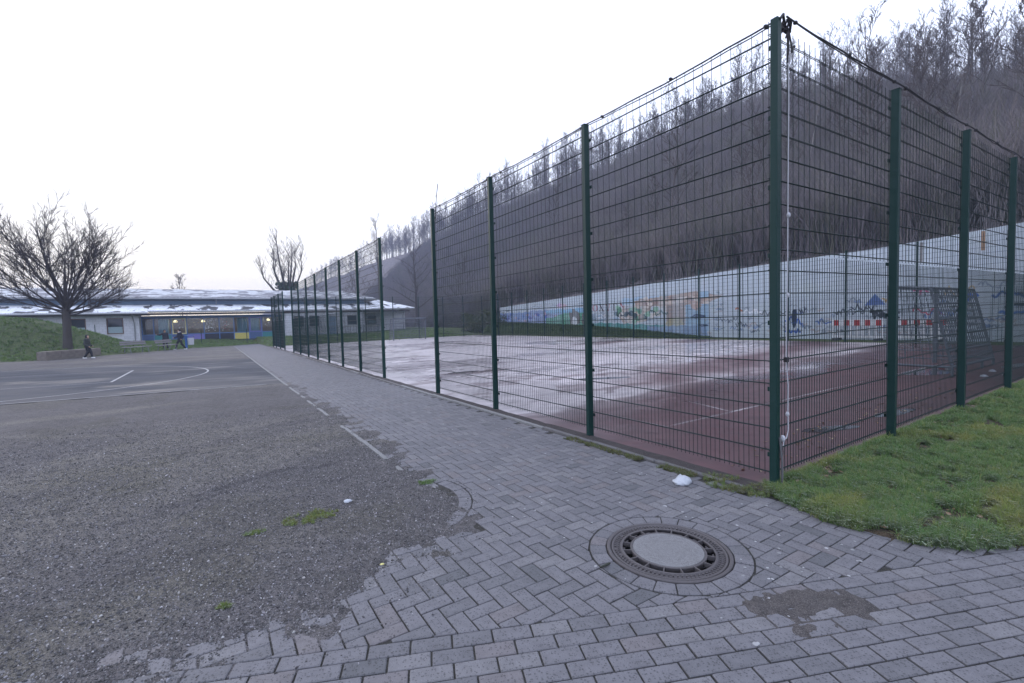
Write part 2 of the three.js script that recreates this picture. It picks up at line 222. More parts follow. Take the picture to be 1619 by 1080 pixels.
// red sports court
{
  structure('soil_strip', sheet(range(3.94, 4.22, 0.04), range(-43, -2.1, 0.12), (x, z) => level(x, z) + 0.012 + 0.02 * (fbm(x * 6, z * 3, 3, 77) - 0.5) - 0.05 * smooth(4.12, 4.22, x)), new THREE.MeshStandardMaterial({ color: rgb(0.1, 0.085, 0.085), map: scaled(gravelMap, 1.2), bumpMap: scaled(gravelBump, 1.2), bumpScale: 0.006, roughness: 0.9 }), 'dark dirt strip between the kerb and the tall fence', 'dirt');
  const wet = (x, z) => fbm(x * 0.16 + 2, z * 0.22, 5, 141), dry = (x, z) => Math.max(smooth(2.6, 0.6, Math.abs(z + 7.4 + 0.18 * (x - 8) + 1.4 * (noise(x * 0.7, z * 0.7, 3) - 0.5)) + 0.5) * smooth(6.6, 9, x), smooth(3.4, 1.2, z + 5.6 + 2 * (fbm(x * 0.5, z * 0.5, 3, 4) - 0.5) > 0 ? 1 : 4) * smooth(4, 7.5, x + (z + 2.2)));
  const paintedSheen = (x, z) => {                         // wet sky sheen painted into the colour as pale ragged patches
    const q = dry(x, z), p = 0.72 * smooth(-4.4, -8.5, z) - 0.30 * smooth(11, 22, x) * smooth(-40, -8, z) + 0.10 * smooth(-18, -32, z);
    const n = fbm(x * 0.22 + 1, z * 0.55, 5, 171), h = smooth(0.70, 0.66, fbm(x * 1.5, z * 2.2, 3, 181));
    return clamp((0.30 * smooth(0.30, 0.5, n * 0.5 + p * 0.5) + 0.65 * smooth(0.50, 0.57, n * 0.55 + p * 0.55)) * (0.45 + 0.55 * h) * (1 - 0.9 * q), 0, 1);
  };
  const span = 19.6, deep = 41.15, X = u => 3.96 + span * u, Z = v => -43.45 + deep * v;
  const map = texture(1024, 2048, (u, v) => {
    const x = X(u), z = Z(v), a = fbm(x * 0.5, z * 0.5, 5, 151), b = fbm(x * 5, z * 5, 3, 161), c = paintedSheen(x, z), k = (0.8 + 0.6 * (a - 0.5) + 0.5 * (b - 0.5)) * (1 + 0.14 * (hash(Math.floor(u * 1024), Math.floor(v * 2048), 9) - 0.5));
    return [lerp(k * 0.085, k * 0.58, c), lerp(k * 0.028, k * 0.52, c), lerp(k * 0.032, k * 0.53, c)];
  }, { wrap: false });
  const rough = texture(512, 1024, (u, v) => { const x = X(u), z = Z(v), q = dry(x, z), w = smooth(0.40, 0.56, wet(x, z)), blot = smooth(0.68, 0.74, fbm(x * 1.3, z * 1.9, 3, 181)); return clamp(lerp(lerp(0.2, 0.36, w), 0.6, Math.max(q, blot * 0.7)) + 0.12 * (fbm(x * 4, z * 4, 3, 6) - 0.5), 0.08, 1); }, { color: false, wrap: false });
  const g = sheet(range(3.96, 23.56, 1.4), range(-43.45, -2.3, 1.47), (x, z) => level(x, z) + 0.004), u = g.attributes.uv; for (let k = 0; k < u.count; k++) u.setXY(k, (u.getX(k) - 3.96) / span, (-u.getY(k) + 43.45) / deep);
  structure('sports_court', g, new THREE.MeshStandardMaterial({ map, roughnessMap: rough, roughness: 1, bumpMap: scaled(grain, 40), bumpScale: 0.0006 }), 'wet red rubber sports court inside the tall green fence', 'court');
  const puddle = mat(0.06, 0.05, 0.055, 0.06), pool = (cx, cz, rx, rz, turn, seed, label) => {
    const b = new Builder(), c = b.vertex(cx, level(cx, cz) + 0.008, cz, 0, 1, 0), n = 30; for (let k = 0; k < n; k++) { const t = k / n * Math.PI * 2, q = 0.72 + 0.5 * noise(Math.cos(t) * 1.6 + 5, Math.sin(t) * 1.6 + 5, seed), a = Math.cos(t) * rx * q, d = Math.sin(t) * rz * q, x = cx + a * Math.cos(turn) - d * Math.sin(turn), z = cz + a * Math.sin(turn) + d * Math.cos(turn); b.vertex(x, level(x, z) + 0.0075, z, 0, 1, 0); }
    for (let k = 0; k < n; k++) b.i.push(c, c + 1 + (k + 1) % n, c + 1 + k); structure('puddle', b.build(), puddle, label, 'puddle');
  };
  pool(6.68, -2.85, 0.42, 0.13, 0.35, 3, 'thin puddle on the red court behind the first lawn side fence panel');
  pool(8.25, -2.72, 0.55, 0.12, 0.1, 4, 'long thin puddle on the court beside the second lawn fence post');
  pool(13.9, -3.85, 1.0, 0.38, 0, 5, 'flat puddle under the steel goal by the lawn');
  pool(8.2, -8.6, 0.75, 0.16, 0.5, 6, 'bright puddle at the tip of the dry red court patch');
  pool(6.4, -12.8, 0.5, 0.14, 0.2, 8, 'small puddle on the court inside the fence gateway');
  pool(16.2, -1.75 - 1.2, 0.8, 0.14, 0.1, 9, 'thin puddle on the court beside the lawn fence past the goal');
}

// ---------------------------------------------------------------- paved path, stone by stone
const paverTones = [[0.180, 0.176, 0.192], [0.156, 0.154, 0.168], [0.205, 0.2, 0.212], [0.188, 0.174, 0.183], [0.126, 0.127, 0.138]];
const manholeAt = [2.5, -2.04];
{
  const path = new THREE.Group(); path.name = 'paved_path'; path.userData = { label: 'grey concrete block paved path running beside the tall court fence', category: 'path', kind: 'structure' }; scene.add(path);
  const bed = sheet(joined([-3, 1.55, 1.6], range(2.0, 3.0, 0.02), [3.95, 4.3, 7]), joined(range(-54, -6, 6), range(-6, -3, 1), range(-2.54, -1.54, 0.02), range(-1, 3, 1)), (x, z) => level(x, z) - 0.009 - 0.25 * smooth(0.398, 0.38, Math.hypot(x - manholeAt[0], z - manholeAt[1])) - (x > 3.96 && z < -2.1 ? 0.15 : 0));
  part('joint_sand', bed, new THREE.MeshStandardMaterial({ color: rgb(0.085, 0.082, 0.072), map: scaled(gravelMap, 1.5), bumpMap: scaled(gravelBump, 1.5), bumpScale: 0.005, roughness: 0.95 }), path);
  const e1 = [Math.cos(0.393), Math.sin(0.393)], e2 = [-e1[1], e1[0]], o = [1.03, -2.06];
  const vOf = (x, z) => (x - o[0]) * e2[0] + (z - o[1]) * e2[1];
  const clip = (poly, nx, nz, d) => { const out = []; for (let i = 0; i < poly.length; i++) { const a = poly[i], b = poly[(i + 1) % poly.length], da = a[0] * nx + a[1] * nz - d, db = b[0] * nx + b[1] * nz - d; if (da >= 0) out.push(a); if (da * db < 0) { const t = da / (da - db); out.push([lerp(a[0], b[0], t), lerp(a[1], b[1], t)]); } } return out; };
  const area = p => { let s = 0; for (let i = 0; i < p.length; i++) { const a = p[i], b = p[(i + 1) % p.length]; s += a[0] * b[1] - a[1] * b[0]; } return Math.abs(s) / 2; };
  const lawnPolygon = [[4.06, -2.14], [3.9, -1.98], [3.77, -1.62], [3.8, -1.24], [3.98, -0.97], [4.36, -0.7], [8, 0.8], [25, 7.8], [25, -2.14]];
  const stones = [], r = random(77), ring = 0.52, gap = 0.0042;
  const rect = (cx, cz, ax, az, w, h) => { const a = (w / 2 - gap), b = (h / 2 - gap); return [[-a, -b], [a, -b], [a, b], [-a, b]].map(([p, q]) => [cx + p * ax - q * az, cz + p * az + q * ax]); };
  const add = (poly, full) => {
    const cx = poly.reduce((s, p) => s + p[0], 0) / poly.length, cz = poly.reduce((s, p) => s + p[1], 0) / poly.length;
    let q = poly, cut = false;
    const dm = Math.hypot(cx - manholeAt[0], cz - manholeAt[1]); if (dm < ring - 0.1) return; if (dm < ring + 0.13) { const nx = (cx - manholeAt[0]) / dm, nz = (cz - manholeAt[1]) / dm; q = clip(q, nx, nz, nx * manholeAt[0] + nz * manholeAt[1] + ring + gap); cut = true; }
    const ax = cx - 1.13, az = cz + 3.97, da = Math.hypot(ax, az); if (az > -0.25 && ax > -0.1 && da < 0.92) { if (da < 0.7) return; const nx = ax / da, nz = az / da; q = clip(q, nx, nz, nx * 1.13 - nz * 3.97 + 0.81); cut = true; }
    if (inside(yardPolygon, cx, cz) > 0.42 || inside(lawnPolygon, cx, cz) > 0.2) return;
    if (q.length < 3 || area(q) < 0.0003) return;
    stones.push({ poly: q, cx, cz, full: cut ? false : full, area: area(q) });
  };
  for (let j = -520; j < 10; j++) for (let i = 0; i < (j > -21 ? 40 : 24); i++) {        // right angled herringbone along the fence
    const k = ((i - j) % 4 + 4) % 4; if (k !== 0 && k !== 3) continue;
    const x = 1.67 + i * 0.1, z = j * 0.1 - 0.04, cx = k === 0 ? x + 0.1 : x + 0.05, cz = k === 0 ? z + 0.05 : z + 0.1;
    let p = k === 0 ? rect(cx, cz, 1, 0, 0.2, 0.1) : rect(cx, cz, 0, 1, 0.2, 0.1), whole = true;
    const free = j > -21; if ((cx > 3.86 && !free) || vOf(cx, cz) > 0.06) continue;
    if (p.some(a => vOf(a[0], a[1]) > -gap)) { p = clip(p, -e2[0], -e2[1], -(o[0] * e2[0] + o[1] * e2[1]) + gap); whole = false; }
    if (!free && p.some(a => a[0] > 3.885)) { p = clip(p, -1, 0, -3.885); whole = false; } if (p.some(a => a[0] < 1.672)) { p = clip(p, 1, 0, 1.672); whole = false; }
    add(p, whole && { turn: k === 0 ? 0 : Math.PI / 2, x: cx, z: cz });
  }
  for (let j = 0; j < 26; j++) for (let i = -24; i < 34; i++) {         // stretcher rows in front
    const u = i * 0.2 + (j % 2 ? 0.1 : 0), v = j * 0.1 + 0.05, cx = o[0] + u * e1[0] + v * e2[0], cz = o[1] + u * e1[1] + v * e2[1];
    add(rect(cx, cz, e1[0], e1[1], 0.2, 0.1), { turn: -0.393, x: cx, z: cz });
  }
  for (let i = -6; i < 0; i++) for (let j = -43; j < -12; j++) {        // herringbone lost under the gravel tongue
    const x = 1.67 + i * 0.1, z = j * 0.1 - 0.04, k = ((i - j) % 4 + 4) % 4; if (k !== 0 && k !== 3) continue; const cx = k === 0 ? x + 0.1 : x + 0.05, cz = k === 0 ? z + 0.05 : z + 0.1; if (z < -3.2) continue;
    let p = k === 0 ? rect(cx, cz, 1, 0, 0.2, 0.1) : rect(cx, cz, 0, 1, 0.2, 0.1), whole = true; if (vOf(cx, cz) > 0.06) continue;
    if (p.some(a => vOf(a[0], a[1]) > -gap)) { p = clip(p, -e2[0], -e2[1], -(o[0] * e2[0] + o[1] * e2[1]) + gap); whole = false; }
    add(p, whole && { turn: k === 0 ? 0 : Math.PI / 2, x: cx, z: cz });
  }
  for (let i = -26; i < -6; i++) for (let j = -32; j < -18; j++) { const x = 1.67 + i * 0.1, z = j * 0.1 - 0.04, k = ((i - j) % 4 + 4) % 4; if (k !== 0 && k !== 3) continue; const cx = k === 0 ? x + 0.1 : x + 0.05, cz = k === 0 ? z + 0.05 : z + 0.1; let p = k === 0 ? rect(cx, cz, 1, 0, 0.2, 0.1) : rect(cx, cz, 0, 1, 0.2, 0.1), whole = true; if (vOf(cx, cz) > 0.06) continue; if (p.some(a => vOf(a[0], a[1]) > -gap)) { p = clip(p, -e2[0], -e2[1], -(o[0] * e2[0] + o[1] * e2[1]) + gap); whole = false; } add(p, whole && { turn: k === 0 ? 0 : Math.PI / 2, x: cx, z: cz }); }
  for (let k = 0; k < 24; k++) { const a = k / 24 * Math.PI * 2, b = (k + 1) / 24 * Math.PI * 2, w = 0.008, at = (q, t) => [manholeAt[0] + Math.cos(t) * q, manholeAt[1] + Math.sin(t) * q]; const p = [at(0.41, a + w), at(0.41, b - w), at(ring - 0.006, b - w * 0.8), at(ring - 0.006, (a + b) / 2), at(ring - 0.006, a + w * 0.8)]; stones.push({ poly: p, cx: p[0][0], cz: p[0][1], full: false, area: area(p) }); }
  for (let k = 0; k < 13; k++) { const a = -0.35 + k * 0.135, b = a + 0.135, w = 0.005, at = (q, t) => [1.13 + Math.cos(t) * q, -3.97 + Math.sin(t) * q]; const p = [at(0.69, a + w), at(0.69, b - w), at(0.8, b - w), at(0.8, a + w)]; stones.push({ poly: p, cx: p[0][0], cz: p[0][1], full: false, area: area(p) }); }
  for (const s of stones) { const d = Math.hypot(s.cx, 1.55, s.cz); s.size = inView(s.cx, level(s.cx, s.cz), s.cz, 1.02) && inside(yardPolygon, s.cx, s.cz) < 0.12 ? s.area * 1.55 / (d * d * d) : 0; }
  stones.sort((a, b) => b.size - a.size);
  const prism = (poly, u0, v0) => {                                     // slab with a chamfered top edge
    let p = poly; let s = 0; for (let i = 0; i < p.length; i++) { const a = p[i], b = p[(i + 1) % p.length]; s += a[0] * b[1] - a[1] * b[0]; } if (s > 0) p = [...p].reverse();
    const cx = p.reduce((t, q) => t + q[0], 0) / p.length, cz = p.reduce((t, q) => t + q[1], 0) / p.length, b = new Builder(), n = p.length;
    const inner = p.map(([x, z]) => { const l = Math.hypot(x - cx, z - cz), k = Math.max(0, 1 - 0.006 / l); return [cx + (x - cx) * k, cz + (z - cz) * k]; });
    for (let i = 0; i < n; i++) {
      const a = p[i], c = p[(i + 1) % n], l = Math.hypot(c[0] - a[0], c[1] - a[1]) || 1, nx = -(c[1] - a[1]) / l, nz = (c[0] - a[0]) / l, A = inner[i], C = inner[(i + 1) % n];
      let k = b.p.length / 3; b.vertex(a[0], -0.05, a[1], nx, 0, nz, a[0] + u0, v0); b.vertex(c[0], -0.05, c[1], nx, 0, nz, c[0] + u0, v0); b.vertex(c[0], -0.0045, c[1], nx, 0, nz, c[0] + u0, v0 + 0.05); b.vertex(a[0], -0.0045, a[1], nx, 0, nz, a[0] + u0, v0 + 0.05); b.i.push(k, k + 1, k + 2, k, k + 2, k + 3);
      k = b.p.length / 3; const q = 0.62; b.vertex(a[0], -0.0045, a[1], nx * q, 0.78, nz * q, a[0] + u0, a[1] + v0); b.vertex(c[0], -0.0045, c[1], nx * q, 0.78, nz * q, c[0] + u0, c[1] + v0); b.vertex(C[0], 0, C[1], nx * 0.2, 0.98, nz * 0.2, C[0] + u0, C[1] + v0); b.vertex(A[0], 0, A[1], nx * 0.2, 0.98, nz * 0.2, A[0] + u0, A[1] + v0); b.i.push(k, k + 1, k + 2, k, k + 2, k + 3);
    }
    const k = b.p.length / 3; for (const [x, z] of inner) b.vertex(x, 0, z, 0, 1, 0, x + u0, z + v0); for (let i = 1; i < n - 1; i++) b.i.push(k, k + i, k + i + 1);
    return b.build();
  };
  const base = { map: scaled(paverMap, 2.1), bumpMap: scaled(paverBump, 2.1), bumpScale: 0.0016, roughness: 0.72 };
  const tones = paverTones.map(c => new THREE.MeshStandardMaterial({ ...base, color: rgb(...c) }));
  const half = [[-0.0954, -0.0454], [0.0954, -0.0454], [0.0954, 0.0454], [-0.0954, 0.0454]], shared = Array.from({ length: 9 }, (_, k) => prism(half, k * 0.37, k * 0.23));
  const spread = random(9), rest = [], cuts = [], place = s => { const x = s.full ? s.full.x : s.cx, z = s.full ? s.full.z : s.cz; return [x, level(x, z) + (spread() - 0.5) * 0.0032, z, (spread() - 0.5) * 0.012, (s.full ? s.full.turn : 0) + (spread() - 0.5) * 0.016, (spread() - 0.5) * 0.012]; };
  stones.forEach((s, k) => {
    const [x, y, z, a, b, c] = place(s);
    if (k < 300) {
      const m = part('paver', s.full ? shared[Math.floor(spread() * 9)] : prism(s.poly.map(q => [q[0] - s.cx, q[1] - s.cz]), s.cx, s.cz), tones[Math.floor(spread() * spread() * 5)], path);
      m.name = k ? 'paver_' + String(k).padStart(3, '0') : 'paver'; m.position.set(x, y, z); m.rotation.set(a, b, c);
    } else if (s.full) rest.push([M4(x, y, z, a, b, c, 1), rgb(...paverTones[Math.floor(spread() * spread() * 5)])]);
    else { const g = prism(s.poly.map(q => [q[0] - s.cx, q[1] - s.cz]), s.cx, s.cz); g.applyMatrix4(M4(x, y, z, a, b * (s.full ? 1 : 0.5), c, 1)); cuts.push(g); }
  });
  for (let k = 0; k < 3; k++) instanced('whole_pavers', shared[k * 2], new THREE.MeshStandardMaterial({ ...base }), rest.filter((_, i) => i % 3 === k), path);
  const cutMesh = part('cut_pavers', mergeGeometries(cuts), tones[0], path); cutMesh.userData.kind = 'stuff';
  const gum = [], gr = random(31), disc = new THREE.SphereGeometry(1, 9, 6); for (let k = 0; k < 170; k++) { const z = -1.2 - 7 * gr() * gr(), x = 1.9 + 2.0 * gr(), s = 0.005 + 0.009 * gr(); if (Math.hypot(x - manholeAt[0], z - manholeAt[1]) < 0.42 || inside(yardPolygon, x, z) > -0.1) continue; const v = 0.2 + 0.22 * gr(); gum.push([M4(x, level(x, z) + 0.0005, z, 0, gr() * 6, 0, s, 0.0022, s * (0.6 + 0.5 * gr())), rgb(v, v, v * 1.03)]); }
  instanced('chewing_gum', disc, mat(1, 1, 1, 0.8), gum, path);
  // dirt washed over the stones
  const dirt = (cx, cz, rx, rz, turn, seed, label) => {
    const h = (x, z) => { const a = (x - cx) * Math.cos(turn) + (z - cz) * Math.sin(turn), b = -(x - cx) * Math.sin(turn) + (z - cz) * Math.cos(turn), d = Math.hypot(a / rx, b / rz); return level(x, z) - 0.02 + 0.027 * smooth(1.35, 0.1, d) + 0.034 * (fbm(x * 8, z * 8, 4, seed) - 0.5) * smooth(1.6, 0.9, d) - 0.25 * smooth(1.6, 1.9, d); };
    const R = Math.max(rx, rz) * 1.5; structure('dirt_patch', sheet(range(cx - R, cx + R, 0.02), range(cz - R, cz + R, 0.02), h), new THREE.MeshStandardMaterial({ color: rgb(0.17, 0.155, 0.152), map: scaled(gravelMap, 1.4), bumpMap: scaled(gravelBump, 1.4), bumpScale: 0.006, roughness: 0.9 }), label, 'dirt');
  };
  dirt(2.56, -1.21, 0.52, 0.27, 0.5, 61, 'dark gritty dirt washed over the pavers near the manhole cover');
  // edging stones on both sides
  const edging = new THREE.Group(); edging.name = 'edging_kerb'; edging.userData = { label: 'thin line of pale edging stones between gravel yard and paved path', category: 'kerb' }; scene.add(edging);
  const pale = mat(0.27, 0.27, 0.27, 0.8, { map: scaled(stoneMap, 2), bumpMap: scaled(grain, 3), bumpScale: 0.004 }), stone = roundBox(0.055, 0.2, 0.985, 0.008, 0, -0.1, 0);
  for (let k = 0; k < 48; k++) { const z = -4.85 - k; const m = part('edging_stone', stone, pale, edging); m.position.set(1.632 + (r() - 0.5) * 0.012, level(1.63, z) + 0.014 + (r() - 0.5) * 0.008, z); m.rotation.set((r() - 0.5) * 0.01, (r() - 0.5) * 0.01, (r() - 0.5) * 0.05); }
  const kerb = new THREE.Group(); kerb.name = 'court_kerb'; kerb.userData = { label: 'dark concrete kerb strip at the foot of the tall fence beside the path', category: 'kerb' }; scene.add(kerb);
  const kerbStone = roundBox(0.06, 0.25, 0.99, 0.01, 0, -0.125, 0), kerbDark = mat(0.15, 0.145, 0.15, 0.6, { map: scaled(stoneMap, 2), bumpMap: scaled(grain, 3), bumpScale: 0.004 });
  for (let k = 0; k < 41; k++) { const z = -2.85 - k; const m = part('kerb_stone', kerbStone, k % 5 === 3 || (k > 3 && k < 8) ? pale : kerbDark, kerb); m.position.set(3.925 + (r() - 0.5) * 0.015, level(3.93, z) + 0.022 + (r() - 0.5) * 0.01, z); m.rotation.set((r() - 0.5) * 0.01, (r() - 0.5) * 0.012, (r() - 0.5) * 0.06); }
}

// ---------------------------------------------------------------- manhole
{
  const t = thing('manhole_cover', 'round cast iron manhole cover with a grey concrete centre set in the paving', 'manhole cover', [manholeAt[0], level(...manholeAt), manholeAt[1]], 0.2);
  const iron = mat(0.11, 0.1, 0.104, 0.5, { metalness: 0.3, bumpMap: scaled(grain, 6), bumpScale: 0.002 }), pit = mat(0.006, 0.006, 0.006, 1);
  const lathe = pts => new THREE.LatheGeometry(pts.map(([a, b]) => new THREE.Vector2(a, b)), 72);
  part('frame', lathe([[0.402, -0.15], [0.402, -0.002], [0.396, 0.003], [0.379, 0.003], [0.374, -0.006], [0.374, -0.15]]), iron, t);
  const lid = part('lid', lathe([[0.371, -0.05], [0.371, -0.003], [0.368, 0.001], [0.356, 0.001], [0.353, -0.008], [0.314, -0.008], [0.311, 0.002], [0.297, 0.002], [0.294, -0.002], [0.302, -0.02]]), iron, t);
  part('pit', new THREE.CircleGeometry(0.4, 48).rotateX(-Math.PI / 2).translate(0, -0.14, 0), pit, t);
  part('hub_ring', lathe([[0.236, -0.05], [0.245, -0.003], [0.245, 0.0], [0.242, 0.003], [0.233, 0.003], [0.23, 0.0]]), iron, lid);
  part('concrete_centre', lathe([[0.2305, -0.03], [0.2305, 0.0005], [0.224, 0.003], [0.1, 0.0045], [0, 0.005]]), mat(0.23, 0.228, 0.235, 0.75, { map: scaled(paverMap, 3), bumpMap: scaled(paverBump, 3), bumpScale: 0.002 }), t);
  for (let k = 0; k < 16; k++) { const a = k / 16 * Math.PI * 2, m = part('spoke', roundBox(0.058, 0.03, 0.009, 0.002, 0.27, -0.012, 0), iron, lid); m.rotation.y = a; const s = part('grate_bar', roundBox(0.012, 0.012, 0.03, 0.003, 0.285, -0.022, 0), iron, lid); s.rotation.y = a + Math.PI / 16; }
  const teeth = (r, n, w, d) => { const list = []; for (let k = 0; k < n; k++) { if (hash(k, n, 3) > 0.94) continue; const g = roundBox(d, 0.012, w, 0.0025, r, -0.005, 0); g.rotateY(k / n * Math.PI * 2); list.push(g); } const m = part('tread_blocks', mergeGeometries(list), iron, lid); m.userData.kind = 'stuff'; };
  teeth(0.344, 84, 0.012, 0.017); teeth(0.323, 76, 0.012, 0.012);
}

// ---------------------------------------------------------------- tall mesh fences
const green = new THREE.MeshPhysicalMaterial({ color: rgb(0.006, 0.034, 0.03), roughness: 0.42, specularIntensity: 0.5, bumpMap: scaled(grain, 4), bumpScale: 0.0008 });
const wire = new THREE.MeshPhysicalMaterial({ specularIntensity: 0.45, color: rgb(0.006, 0.022, 0.021), roughness: 0.45 });
const steel = mat(0.55, 0.56, 0.58, 0.35, { metalness: 0.8 });
const ropeMaterial = mat(0.025, 0.024, 0.028, 0.8);
function meshPanel(length, y0, y1, pitch) {      // double wires lying across upright wires
  const b = new Builder(), n = Math.round(length / pitch);
  for (let k = 0; k <= n; k++) { const x = clamp(k * pitch, 0.004, length - 0.004); b.tube([[x, y0, 0], [x, y1, 0]], 0.0033, 4); }
  for (let y = y0 + 0.03; y < y1 + 0.001; y += 0.2) for (const s of [-1, 1]) b.tube([[0, y, s * 0.0068], [length, y, s * 0.0068]], 0.0044, 4);
  return b.build();
}
const panelStore = {};
function panels(length) { const k = length.toFixed(2); return panelStore[k] ??= { low: meshPanel(length, 0.09, 2.06, 0.05), high: meshPanel(length, 2.075, 4.01, 0.1) }; }
const postGeometry = (() => { const g = new RoundedBoxGeometry(0.06, 4.22, 0.08, 2, 0.005); g.translate(0, 1.89, 0); return g; })();
const cornerGeometry = (() => { const g = new RoundedBoxGeometry(0.062, 4.24, 0.062, 2, 0.005); g.translate(0, 1.9, 0); return g; })();
const capGeometry = roundBox(0.068, 0.012, 0.088, 0.003, 0, 4.004, 0);
const clampGeometry = roundBox(0.085, 0.04, 0.007, 0.002), boltGeometry = (() => { const g = new THREE.CylinderGeometry(0.0085, 0.0085, 0.012, 8); g.rotateX(Math.PI / 2); return g; })();
function fence(label, from, dir, stops, { detail = 0, skipFirst = false, skipLast = false, side = 1 } = {}) {  // stops: distances of the posts
  const turn = Math.atan2(-dir[1], dir[0]), t = thing('mesh_fence', label, 'fence', [from[0], level(...from), from[1]], turn);
  const local = d => level(from[0] + dir[0] * d, from[1] + dir[1] * d) - level(...from);
  stops.forEach((d, k) => {
    if ((k || !skipFirst) && (k < stops.length - 1 || !skipLast)) {
      const corner = k === 0 && detail === 2, p = part('post', corner ? cornerGeometry : postGeometry, green, t); p.position.set(d, local(d), 0);
      if (!corner) part('cap', capGeometry, green, p);
      if (detail) for (let q = 0; q < 7; q++) { const y = 0.28 + q * 0.59; if (y > 3.95) continue; const c = part('clamp', clampGeometry, green, p); c.position.set(corner ? 0.04 : 0, y, corner ? 0.035 * side : 0.058 * side); const b = part('bolt', boltGeometry, steel, p); b.position.set(corner ? 0.066 : 0, y, side * (corner ? 0.042 : 0.066)); }
    }
    if (k < stops.length - 1) {
      const l = stops[k + 1] - d, g = panels(l - 0.02), tilt = Math.atan2(local(stops[k + 1]) - local(d), l);
      for (const [n, geo] of [['lower_panel', g.low], ['upper_panel', g.high]]) { const m = part(n, geo, wire, t); m.position.set(d + 0.01, local(d), side * 0.046); m.rotation.z = tilt; }
    }
  });
  return t;
}
const pathStops = [0, 2.4, 4.83, 7.32], farStops = [0, 2.55, 5.07, 7.56, 10.1, 12.59, 15.19, 17.77], endStops = [0, 2.45, 5.1, 7.15];
fence('near run of tall green mesh fence between corner post and gateway beside the path', [4.12, -2.2], [0, -1], pathStops, { detail: 2, side: 1 });
fence('long run of tall green mesh fence along the path past the gateway', [4.12, -13.33], [0, -1], farStops, { detail: 1, side: 1 });
fence('short run of tall mesh fence at the school end of the path', [4.12, -35.25], [0, -1], endStops, { side: 1 });
fence('tall green mesh fence between the red court and the grass lawn', [4.12, -2.2], [1, 0], [0, 2.53, 5.03, 7.54, 10.06, 12.56, 15.06, 17.2, 19.38], { detail: 1, skipFirst: true, side: -1 });
fence('tall green mesh fence in front of the painted concrete wall', [23.5, -2.2], [0, -1], [0, 2.3, 4.82, 7.28, 9.72, 12.2, 14.66, 17.1, 19.6, 22.05, 24.5, 27, 29.5, 32, 34.5, 37, 40.2], { side: -1 });
fence('tall green mesh fence across the school end of the red court', [4.12, -42.4], [1, 0], [0, 2.5, 5, 7.5, 10, 12.5, 15, 17.2, 19.38], { skipFirst: true, skipLast: true, side: 1 });
// rope lashed along the top wires
function topRope(label, from, dir, stops, seed, thick = 0.008) {
  const r = random(seed), b = new Builder(), knots = new Builder(), y0 = level(...from), at = (d, h, o) => { const x = from[0] + dir[0] * d, z = from[1] + dir[1] * d; return [x + dir[1] * o, level(x, z) + h, z - dir[0] * o]; };
  for (let s = 0; s < 2; s++) { const pts = []; for (let k = 0; k < stops.length - 1; k++) { const l = stops[k + 1] - stops[k], n = 10; for (let q = 0; q < n + (k === stops.length - 2 ? 1 : 0); q++) { const f = q / n; pts.push(at(stops[k] + l * f, 4.035 - (s ? 0.035 : 0.02) * Math.sin(f * Math.PI) + (r() - 0.5) * 0.012 - s * 0.014, -0.05 - s * 0.008 + (r() - 0.5) * 0.008)); } } b.tube(pts, s ? thick * 0.7 : thick, 5); }
  const t = thing('top_rope', label, 'rope', [0, 0, 0]); part('rope', b.build(), ropeMaterial, t);
  for (let k = 0; k < stops.length - 1; k++) for (const f of [0.06, 0.48, 0.9]) { const p = at(stops[k] + (stops[k + 1] - stops[k]) * (f + 0.04 * (r() - 0.5)), 4.025, -0.05), g = new THREE.IcosahedronGeometry(0.019, 1); g.scale(1.0 + 0.8 * r() * Math.abs(dir[0]), 0.8 + 0.4 * r(), 1 + 0.8 * r() * Math.abs(dir[1])); const m = part('knot', g, ropeMaterial, t); m.position.set(...p); m.rotation.set(r(), r(), r()); }
}
topRope('black rope lashed along the top of the near path fence', [4.12, -2.2], [0, -1], pathStops, 3, 0.008);
topRope('black rope lashed along the top of the far path fence', [4.12, -13.33], [0, -1], farStops, 4);
topRope('black rope lashed along the top of the lawn side fence', [4.12, -2.2], [1, 0], [0.08, 2.53, 5.03, 7.54, 10.06, 12.56, 15.06, 17.2, 19.38], 5, 0.008);
